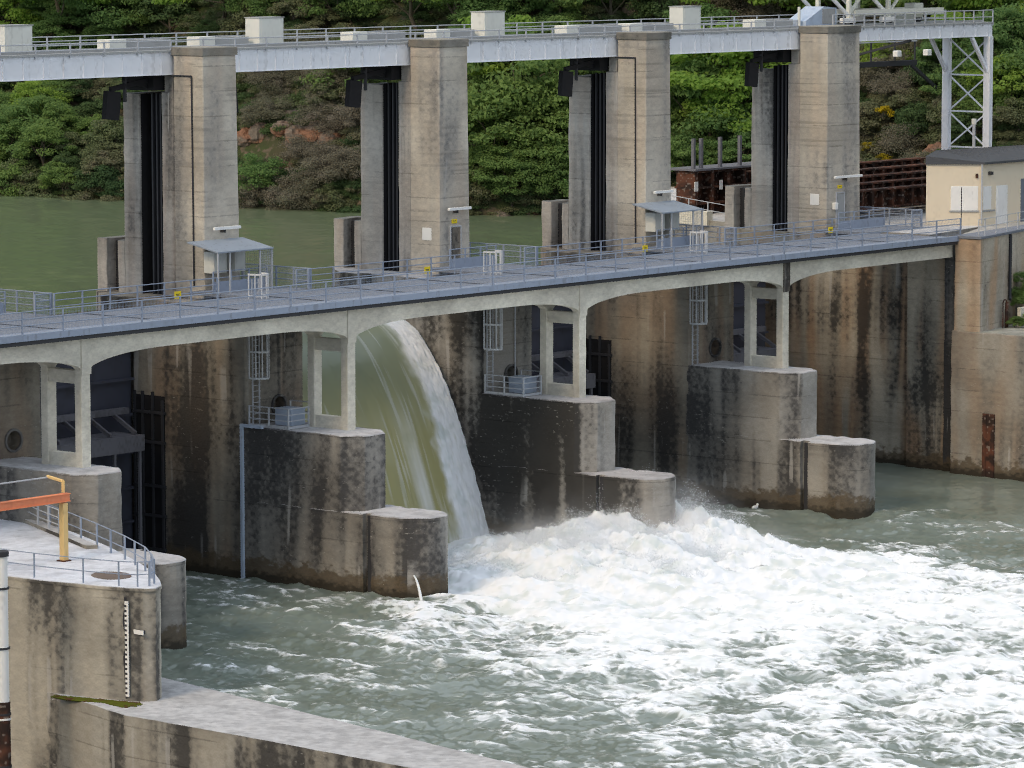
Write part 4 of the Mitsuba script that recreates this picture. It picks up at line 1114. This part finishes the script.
part(k, 'trolley', MB().prism([(tb[0] - 0.35, tb[1] - 0.2), (tb[0] + 0.35, tb[1] - 0.2), (tb[0] + 0.35, tb[1] + 0.5), (tb[0] - 0.35, tb[1] + 0.5)], 7.46, 8.05, 0.08), 'mat_yellow_steel')
k = thing('pale_block', 'low pale block on the platform left of the yellow post', 'block')
part(k, 'block', rough(MB().box(-13.2, -11.9, -6.6, -5.2, PZ, PZ + 0.55, 0.03), 0.3, 0.015), 'mat_platform', 35)
part(k, 'lid', MB().box(-13.25, -11.85, -6.65, -5.15, PZ + 0.55, PZ + 0.62), 'mat_white')

k = thing('staff_gauge', 'white water level staff with black marks on the platform wall', 'gauge')
g0, g1 = np.array([-12.93, -13.35, 3.95]), np.array([-12.9, -13.5, 0.0])


def wall_line(y):
    for a, b in zip(edge[:-1], edge[1:]):
        if (a[1] - y) * (b[1] - y) <= 0 and a[0] < -11 and b[0] < -11:
            return a[0] + (b[0] - a[0]) * (y - a[1]) / (b[1] - a[1])
    return -13.0


ys = -14.75
xs_ = wall_line(ys) - 0.10
part(k, 'board', MB().beam((xs_, ys, 3.95), (xs_, ys, 0.0), 0.03, 0.20), 'mat_white')
m = MB()
for z in np.arange(0.1, 3.9, 0.2):
    m.box(xs_ - 0.024, xs_ - 0.017, ys - 0.02, ys + 0.09, z, z + 0.09)
part(k, 'mark', m, 'mat_dark_steel')
part(k, 'backing', MB().box(xs_ + 0.02, xs_ + 0.14, ys + 0.06, ys + 0.26, -0.1, 4.1), 'mat_dark_steel')
k = thing('level_plate', 'small white plate beside the water level staff', 'sign')
part(k, 'plate', MB().box(wall_line(-15.2) - 0.12, wall_line(-15.2) - 0.09, -15.5, -14.95, 2.6, 2.78), 'mat_white')
part(k, 'backing', MB().box(wall_line(-15.2) - 0.095, wall_line(-15.2) + 0.1, -15.4, -15.0, 2.62, 2.76), 'mat_dark_steel')

gw = thing('guide_wall', 'low concrete guide wall with a walkway top sloping down the foreground', 'wall')
top_p = [(-13.2, -8.0), (-13.3, -11.2), (-14.8, -16.8), (-14.95, -23.7), (-15.36, -32.3), (-15.9, -44), (-14.2, -44), (-12.32, -34.8), (-10.8, -27.2), (-9.05, -18.25), (-7.6, -11.0), (-8, -4)]
from shapely.geometry import Polygon
wallm = trimesh.creation.extrude_polygon(Polygon(top_p), 5.8, engine='earcut')
wallm.apply_translation([0, 0, -6.0])
part(gw, 'wall', rough(wallm, 0.35, 0.03, 88), 'mat_guide', 35)
struct('bank_ground', MB().box(-60, -13.6, -80, 60, -7, -5.5), 'mat_soil', label='ground at the foot of the left guide wall', cat='ground')
mp = []
ms = MB()
for _ in range(2600):
    t = RNG.random()
    a = np.array([-13.75, -11.9]) * (1 - t) + np.array([-12.7, -15.6]) * t
    wdt = 0.25 + 0.9 * meshkit.noise(np.array([[t * 6.0, 2.0, 0]]), 9)[0] * t
    p = a + np.array([-RNG.random() * wdt, RNG.normal(0, 0.1)])
    sz_ = RNG.uniform(0.03, 0.10)
    ms.add(octv * [sz_, sz_, sz_ * 0.7] + [p[0], p[1], -0.2 + sz_ * 0.3], octf)
struct('moss', ms, 'mat_moss', kind='stuff', label='green moss along the foot of the gauge platform wall', cat='moss')
k = thing('white_pipe', 'thick white upright pipe with a dark lower end at the left edge', 'pipe')
px_, py_ = -17.15, -12.15
part(k, 'pipe', MB().bar((px_, py_, 0.15), (px_, py_, 6.1), 0.28, 24), 'mat_white', 40)
part(k, 'lower_pipe', MB().bar((px_, py_, -6), (px_, py_, 0.14), 0.31, 24), 'mat_rust', 40, label='dark rusty lower end of the pipe')
for z, mt in ((4.8, 'mat_dark_steel'), (2.35, 'mat_dark_steel'), (-0.35, 'mat_dark_steel'), (-2.5, 'mat_dark_steel'), (-0.55, 'mat_white')):
    part(k, 'clamp', MB().bar((px_, py_, z - 0.04), (px_, py_, z + 0.04), 0.34, 24), mt)
part(k, 'rim', MB().bar((px_, py_, 6.1), (px_, py_, 6.3), 0.34, 24), 'mat_dark_steel')

k = thing('gull', 'white bird floating by the fourth pier from the left', 'bird')
b = trimesh.creation.icosphere(2)
b.apply_scale([0.26, 0.12, 0.11])
n_ = trimesh.creation.icosphere(2)
n_.apply_scale(0.07)
n_.apply_translation([0.24, 0, 0.14])
nk = trimesh.creation.icosphere(1)
nk.apply_scale([0.06, 0.06, 0.11])
nk.apply_translation([0.2, 0, 0.06])
b = trimesh.util.concatenate([b, n_, nk])
b.apply_translation([50.9, 0.0, WATER + 0.14])
part(k, 'body', b, 'mat_white', True)
k = thing('water_jet', 'thin white jet of water at the nose of the second pier from the left', 'water jet')
jm = MB()
prev = None
for t in np.linspace(0, 1, 12):
    p = np.array([16.0 - 0.75 * t, -5.4 - 1.2 * t, 0.55 - 1.25 * t * t])
    if prev is not None:
        jm.bar(prev, p, 0.03 + 0.05 * t, 7, 0.035 + 0.05 * t)
    prev = p
part(k, 'stream', jm, 'mat_spray', 40)

# ------------------------------------------------------------------ far hillside
TOE = np.array([(84.0, 260), (84.2, 120), (83.6, 88), (84.6, 70), (84.8, 57), (88.5, 50), (94, 46), (97.5, 40), (99, 25), (99.5, 5), (100, -80), (100, -200)], float)


def toe_x(y):
    return np.interp(-np.asarray(y), -TOE[:, 1], TOE[:, 0])


def hill(x, y):
    d = x - toe_x(y)
    p = np.c_[np.ravel(x), np.ravel(y), 0 * np.ravel(x)]
    n1 = (meshkit.fbm(p * 0.05, 3, 101) - 0.5).reshape(np.shape(x))
    n2 = (meshkit.fbm(p * 0.35, 3, 105) - 0.5).reshape(np.shape(x))
    n3 = (ridged(p * 0.14, 3, 108) - 0.5).reshape(np.shape(x))
    up = np.maximum(d, 0)
    z = np.where(d < 0, 11.0 + d * 0.9, 11.0 + 1.3 * np.minimum(up, 1.0) + 0.80 * up)
    return z + sstep(0, 6, up) * (n1 * 9 + n2 * 2.2 + n3 * 3.0) + n2 * 0.5


gx, gy = np.meshgrid(np.r_[np.linspace(76, 135, 150), np.linspace(137, 230, 30)], np.linspace(-70, 210, 330))
hz = hill(gx, gy)
hz = np.where((gy < 45) & (gx < toe_x(gy)), np.minimum(hz, 12.6), hz)
i = np.arange(gx.size).reshape(gx.shape)
a, b, c, d = i[:-1, :-1].ravel(), i[:-1, 1:].ravel(), i[1:, 1:].ravel(), i[1:, :-1].ravel()
struct('hillside', trimesh.Trimesh(np.c_[gx.ravel(), gy.ravel(), hz.ravel()], np.vstack([np.c_[a, b, c], np.c_[a, c, d]]), process=False), 'mat_soil', True,
       label='steep wooded hillside across the reservoir', cat='hill')
struct('ground', MB().box(-900, 1200, -900, 1500, -12, -8), 'mat_soil', label='valley ground', cat='ground')


def project(p):
    d = np.asarray(p, float) - EYE
    return np.array([512 + FOCAL * (d @ RIGHT) / (d @ FWD), 384 - FOCAL * (d @ UP) / (d @ FWD)]).T


# ---- vegetation prototypes
def leaves(n_clump, per, rx, rz, size, seed, hollow=0.55, spread=0.42, flat=0.5):
    r = np.random.default_rng(seed)
    d = r.normal(size=(n_clump, 3))
    d /= np.linalg.norm(d, axis=1)[:, None]
    d[:, 2] = np.abs(d[:, 2]) * 1.15 - 0.35
    rad = hollow + (1 - hollow) * r.random(n_clump) ** 0.6
    wob = 0.75 + 0.5 * meshkit.noise(d * 1.7 + seed, seed)
    ctr = d * (rad * wob)[:, None] * [rx, rx, rz]
    cs = spread * rx * r.uniform(0.45, 1.0, n_clump)
    c = np.repeat(np.arange(n_clump), per)
    q = r.normal(size=(len(c), 3))
    q /= np.linalg.norm(q, axis=1)[:, None]
    q *= r.random(len(c))[:, None] ** 0.45
    p = ctr[c] + q * cs[c][:, None] * [1, 1, flat]
    nrm = q + r.normal(0, 0.6, q.shape) + [0, 0, 0.7]
    nrm /= np.linalg.norm(nrm, axis=1)[:, None]
    t1 = np.cross(nrm, r.normal(size=q.shape))
    t1 /= np.linalg.norm(t1, axis=1)[:, None]
    t2 = np.cross(nrm, t1)
    s = size * r.uniform(0.6, 1.3, len(c))[:, None]
    v = np.stack([p - t1 * s, p - t2 * s * 0.55 + nrm * s * 0.1, p + t1 * s, p + t2 * s * 0.55 + nrm * s * 0.1], 1)
    k = np.arange(len(c))[:, None] * 4
    f = np.vstack([k + [0, 1, 2], k + [0, 2, 3]])
    return trimesh.Trimesh(v.reshape(-1, 3), f, process=False), ctr


def trunk(h, r, ctr, seed, top=0.6):
    m = MB()
    rr = np.random.default_rng(seed)
    pts = [np.array([0, 0, -h])]
    for t in np.linspace(0.2, 1, 5):
        pts.append(np.array([rr.normal(0, 0.12), rr.normal(0, 0.12), -h + t * h * (1 + top * 0.3)]))
    for j, (a, b) in enumerate(zip(pts[:-1], pts[1:])):
        m.bar(a, b, r * (1 - 0.15 * j), 7, r * (1 - 0.15 * (j + 1)))
    for c in ctr[rr.permutation(len(ctr))[:9]]:
        s = pts[rr.integers(2, 5)]
        mid = (s + c) / 2 + rr.normal(0, 0.15, 3)
        m.bar(s, mid, r * 0.35, 5, r * 0.22)
        m.bar(mid, c, r * 0.22, 5, r * 0.06)
    return m


PROTO = {}


def proto(name, mat, n_clump, per, rx, rz, size, h, r, seed, **kw):
    cr, ctr = leaves(n_clump, per, rx, rz, size, seed, **kw)
    tr = trunk(h, r, ctr, seed)
    scene[name + '_group'] = {'type': 'shapegroup', 'crown': mply(cr, mat), 'trunk': mply(tr, 'mat_trunk')}
    PROTO[name] = h


for v in range(4):
    proto(f'bright{v}', 'mat_leaf_bright', 60, 130, 3.5, 3.1, 0.15, 3.6, 0.16, 200 + v, flat=0.34, spread=0.40)
    proto(f'mid{v}', 'mat_leaf_mid', 62, 130, 3.1, 3.2, 0.14, 3.4, 0.15, 210 + v, flat=0.4)
    proto(f'dark{v}', 'mat_leaf_dark', 60, 120, 2.4, 2.4, 0.13, 2.6, 0.14, 220 + v, hollow=0.4)
    proto(f'olive{v}', 'mat_leaf_olive', 50, 170, 1.6, 1.45, 0.075, 1.2, 0.07, 230 + v, hollow=0.3)
    proto(f'brown{v}', 'mat_leaf_brown', 46, 190, 1.7, 1.6, 0.052, 1.3, 0.05, 240 + v, hollow=0.2, spread=0.5)
proto('gorse0', 'mat_gorse', 26, 40, 0.8, 0.7, 0.07, 0.6, 0.04, 260, hollow=0.3)


def plant(name, pr, x, y, z, s, label, cat, group=None, sz=None):
    k = key_of(name)
    rot = random.uniform(0, 360)
    scene[k] = {'type': 'instance', 'shapegroup': {'type': 'ref', 'id': pr + '_group'},
                'to_world': T().translate([x, y, z + PROTO[pr] * s * 0.8]).rotate([0, 0, 1], rot).scale([s * random.uniform(0.9, 1.1), s * random.uniform(0.9, 1.1), s * (sz or random.uniform(0.85, 1.1))])}
    tag(k, label, cat, group)
    return k


def on_hill(u, v, lo=190, hi=420):
    """Where the sight line of a picture point meets the hill (for measuring where a tree stands)."""
    d = FWD + RIGHT * (u - 512) / FOCAL - UP * (v - 384) / FOCAL
    t = np.linspace(lo, hi, 700)
    p = EYE + t[:, None] * d
    below = p[:, 2] < hill(p[:, 0], p[:, 1])
    j = np.argmax(below)
    return p[j] if below.any() else None


# the trees one can tell apart: place in the picture of the crown's middle, kind, size
TREES = [
    (60, 22, 'bright', 1.25, 'bright green leafy tree behind the upper bridge at the top left'),
    (8, 30, 'bright', 0.8, 'bright green tree behind the white cabinet at the top left corner'),
    (110, 30, 'mid', 0.9, 'mid green tree beside the bright one at the top left'),
    (225, 14, 'bright', 1.1, 'bright green tree above the first tower, left of the second white cabinet'),
    (30, 140, 'mid', 0.75, 'green bush-like tree on the far bank below the upper bridge at the left edge'),
    (40, 108, 'bright', 0.5, 'small bright tree on the far bank left of the first tower'),
    (340, 15, 'mid', 0.8, 'dull green tree above the upper bridge between the first two towers'),
    (415, 12, 'bright', 1.0, 'bright yellow-green tree above the second tower'),
    (455, 18, 'bright', 0.9, 'bright green tree left of the third white cabinet'),
    (345, 95, 'mid', 0.8, 'green tree under the upper bridge left of the second tower'),
    (495, 80, 'bright', 0.9, 'bright green tree right of the second tower under the upper bridge'),
    (520, 120, 'mid', 1.15, 'tall green tree between the second and third towers'),
    (490, 160, 'mid', 1.0, 'green tree leaning over the water right of the second tower'),
    (550, 150, 'mid', 0.9, 'green tree on the bank left of the third tower'),
    (540, 85, 'dark', 0.9, 'dark tree under the upper bridge left of the third tower'),
    (560, 12, 'mid', 1.0, 'dull green tree behind the third white cabinet'),
    (610, 12, 'bright', 0.8, 'bright green tree above the third tower'),
    (700, 70, 'mid', 0.9, 'green tree right of the third tower under the upper bridge'),
    (735, 105, 'bright', 1.15, 'large bright green tree between the third tower and the right end tower'),
    (710, 135, 'mid', 1.1, 'spreading green tree above the quay right of the third tower'),
    (745, 140, 'bright', 0.9, 'bright tree just left of the right end tower'),
    (690, 110, 'dark', 0.9, 'dark tree just right of the third tower'),
    (745, 12, 'bright', 0.9, 'bright green tree above the bridge right of the fourth white cabinet'),
    (780, 10, 'mid', 0.9, 'green tree behind the sloping blue cover'),
    (870, 18, 'mid', 1.0, 'green tree behind the legs of the gantry crane'),
    (925, 12, 'mid', 1.0, 'green tree behind the right end of the upper bridge'),
    (1000, 40, 'bright', 0.95, 'bright green tree at the top right corner'),
    (1015, 75, 'mid', 0.9, 'leafy tree at the right edge beside the white trestle'),
    (1012, 105, 'bright', 0.7, 'bright green tree low at the right edge behind the trestle'),
    (890, 72, 'bright', 0.45, 'small bright green tree behind the dark catwalk'),
    (470, 10, 'mid', 0.9, 'mid green tree behind the third white cabinet from the left'),
    (170, 18, 'dark', 0.9, 'dark tree behind the upper bridge left of the first tower'),
    (130, 10, 'mid', 0.9, 'green tree right of the bright pair at the top left'),
    (660, 14, 'dark', 0.8, 'dark tree behind the fourth white cabinet'),
    (265, 190, 'mid', 0.6, 'low green tree at the water edge right of the first tower'),
]
for n, (u, v, kind, s, lab) in enumerate(TREES):
    p = on_hill(u, v + 20 * s)
    if p is not None:
        plant('tree', f'{kind}{n % 4}', p[0], p[1], hill(p[:1], p[1:2])[0] - 0.4, s * (1.35 if kind == 'bright' else 1.2), lab, 'tree')

KIND_LABEL = {'olive': 'olive green shrub', 'brown': 'brown leafless shrub', 'dark': 'dark green bush', 'mid': 'fresh green bush'}
REGION = [(-99, 125, 'left of the first tower'), (125, 360, 'between the first and second towers'), (360, 570, 'between the second and third towers'),
          (570, 755, 'between the third and right end towers'), (755, 945, 'between the right end tower and the white trestle'), (945, 1200, 'right of the white trestle')]
HIDDEN = [(130, 232), (366, 463), (572, 665), (757, 856)]
for u in np.arange(-14, 1045, 27.0):
    for v in np.arange(-2, 212, 19.0):
        uu, v2 = u + random.uniform(-13, 13), v + random.uniform(-9, 9)
        p = on_hill(uu, v2 + 10)
        if p is None or any(a < uu < b for a, b in HIDDEN) or (uu > 640 and v2 > 195) or (uu > 925 and v2 > 140):
            continue
        g = meshkit.fbm(np.array([[p[0] * 0.09, p[1] * 0.09, 3.0]]), 2, 301)[0] + random.uniform(-0.12, 0.12)
        g += 0.10 if (470 < uu < 760 or v2 < 25 or uu > 960) else -0.06
        kind = 'brown' if g < 0.37 else 'olive' if g < 0.50 else 'dark' if g < 0.585 else 'mid'
        if 238 < uu < 335 and 120 < v2 < 190 and random.random() < 0.6:
            continue
        s = random.uniform(0.8, 1.35) * (0.6 if kind in ('dark', 'mid') else 1.0)
        where = [w for a, b, w in REGION if a <= uu < b][0]
        plant('shrub', f'{kind}{random.randrange(4)}', p[0], p[1], hill(p[:1], p[1:2])[0] - 0.3, s,
              f'{KIND_LABEL[kind]} on the far hillside {where}', 'shrub', f'{KIND_LABEL[kind]}s on the far hillside {where}'.replace('bushs', 'bushes'))
for j, (u, v, lab) in enumerate(((882, 118, 'largest yellow flowering bush behind the right end tower'), (866, 152, 'small yellow flowering bush just right of the right end tower'), (882, 165, 'low yellow flowering bush above the rusty stoplogs'))):
    p = on_hill(u, v)
    if p is not None:
        plant('gorse', 'gorse0', p[0] - 1.5, p[1] - 1.2, hill(p[:1], p[1:2])[0], 0.9 if j == 0 else 0.7, lab, 'bush')

# rocks
rocks = [(248, 134, 0.9), (262, 130, 1.0), (298, 134, 1.1), (316, 132, 1.2), (330, 136, 0.9), (284, 126, 0.8), (280, 170, 0.9), (268, 178, 0.8), (292, 112, 0.7), (552, 90, 1.6), (548, 105, 1.4), (925, 165, 1.2), (905, 172, 1.3), (938, 150, 1.0),
         (160, 200, 0.7), (185, 203, 0.8), (215, 206, 0.7), (150, 202, 0.6), (230, 207, 0.6), (500, 214, 0.7), (530, 212, 0.6), (20, 8, 1.0), (640, 8, 1.3)]
for n, (u, v, s) in enumerate(rocks):
    p = on_hill(u, v + 4)
    if p is None:
        continue
    m = trimesh.creation.icosphere(3)
    v3 = m.vertices * [1.0, 1.0, 0.8]
    v3 = v3 * (0.65 + 0.7 * meshkit.fbm(v3 * 1.4 + n * 5, 3, n))[:, None]
    q = np.round(v3 * 3.2) / 3.2
    v3 = (v3 * 0.55 + q * 0.45) * s
    m = trimesh.Trimesh(v3 + p, m.faces, process=False)
    kind = 'reddish rock outcrop on the far slope between the first two towers' if 240 < u < 340 else 'grey rock at the edge of the reservoir' if v > 195 else 'grey-brown rock on the far hillside'
    k = put(key_of('rock'), m, 'mat_rock')
    tag(k, kind, 'rock', kind.replace('rock', 'rocks', 1) if 'outcrop' not in kind else 'reddish rock outcrops')

# undergrowth that nobody could count
ug, ctr = leaves(30, 110, 1.0, 0.35, 0.065, 400, hollow=0.1, spread=0.6)
scene['undergrowth_group'] = {'type': 'shapegroup', 'tuft': mply(ug, 'mat_leaf_olive')}
ug2, ctr = leaves(30, 110, 1.0, 0.35, 0.065, 401, hollow=0.1, spread=0.6)
scene['undergrowth_green_group'] = {'type': 'shapegroup', 'tuft': mply(ug2, 'mat_leaf_dark')}
n = 0
for u in np.arange(-25, 1050, 12.0):
    for v in np.arange(-4, 216, 8.0):
        p = on_hill(u + random.uniform(-7, 7), v + random.uniform(-5, 5))
        if p is None or (238 < u < 335 and 125 < v < 180 and random.random() < 0.7):
            continue
        n += 1
        scene[f'undergrowth__{n:03d}'] = {'type': 'instance', 'sg': {'type': 'ref', 'id': random.choice(['undergrowth_group', 'undergrowth_green_group'])},
                                          'to_world': T().translate([p[0], p[1], p[2] - 0.05]).rotate([0, 0, 1], random.uniform(0, 360)).scale(random.uniform(0.6, 1.2))}
tag('undergrowth', 'low brambles and grass covering the far hillside', 'undergrowth', kind='stuff')

# plants on the ledge
for j, (x, y, z, s, lab) in enumerate(((76.6, -1.3, 8.6, 0.8, 'green bush above the low wall on the ledge at the right edge'), (73.9, -2.0, 7.8, 0.25, 'small green weed at the foot of the rusty guard'), (74.6, -2.6, 7.8, 0.3, 'green weed along the edge of the ledge at the right edge'))):
    plant('ledge_plant', 'mid0', x, y, z - 0.5 * s, s * 0.6, lab, 'plant')
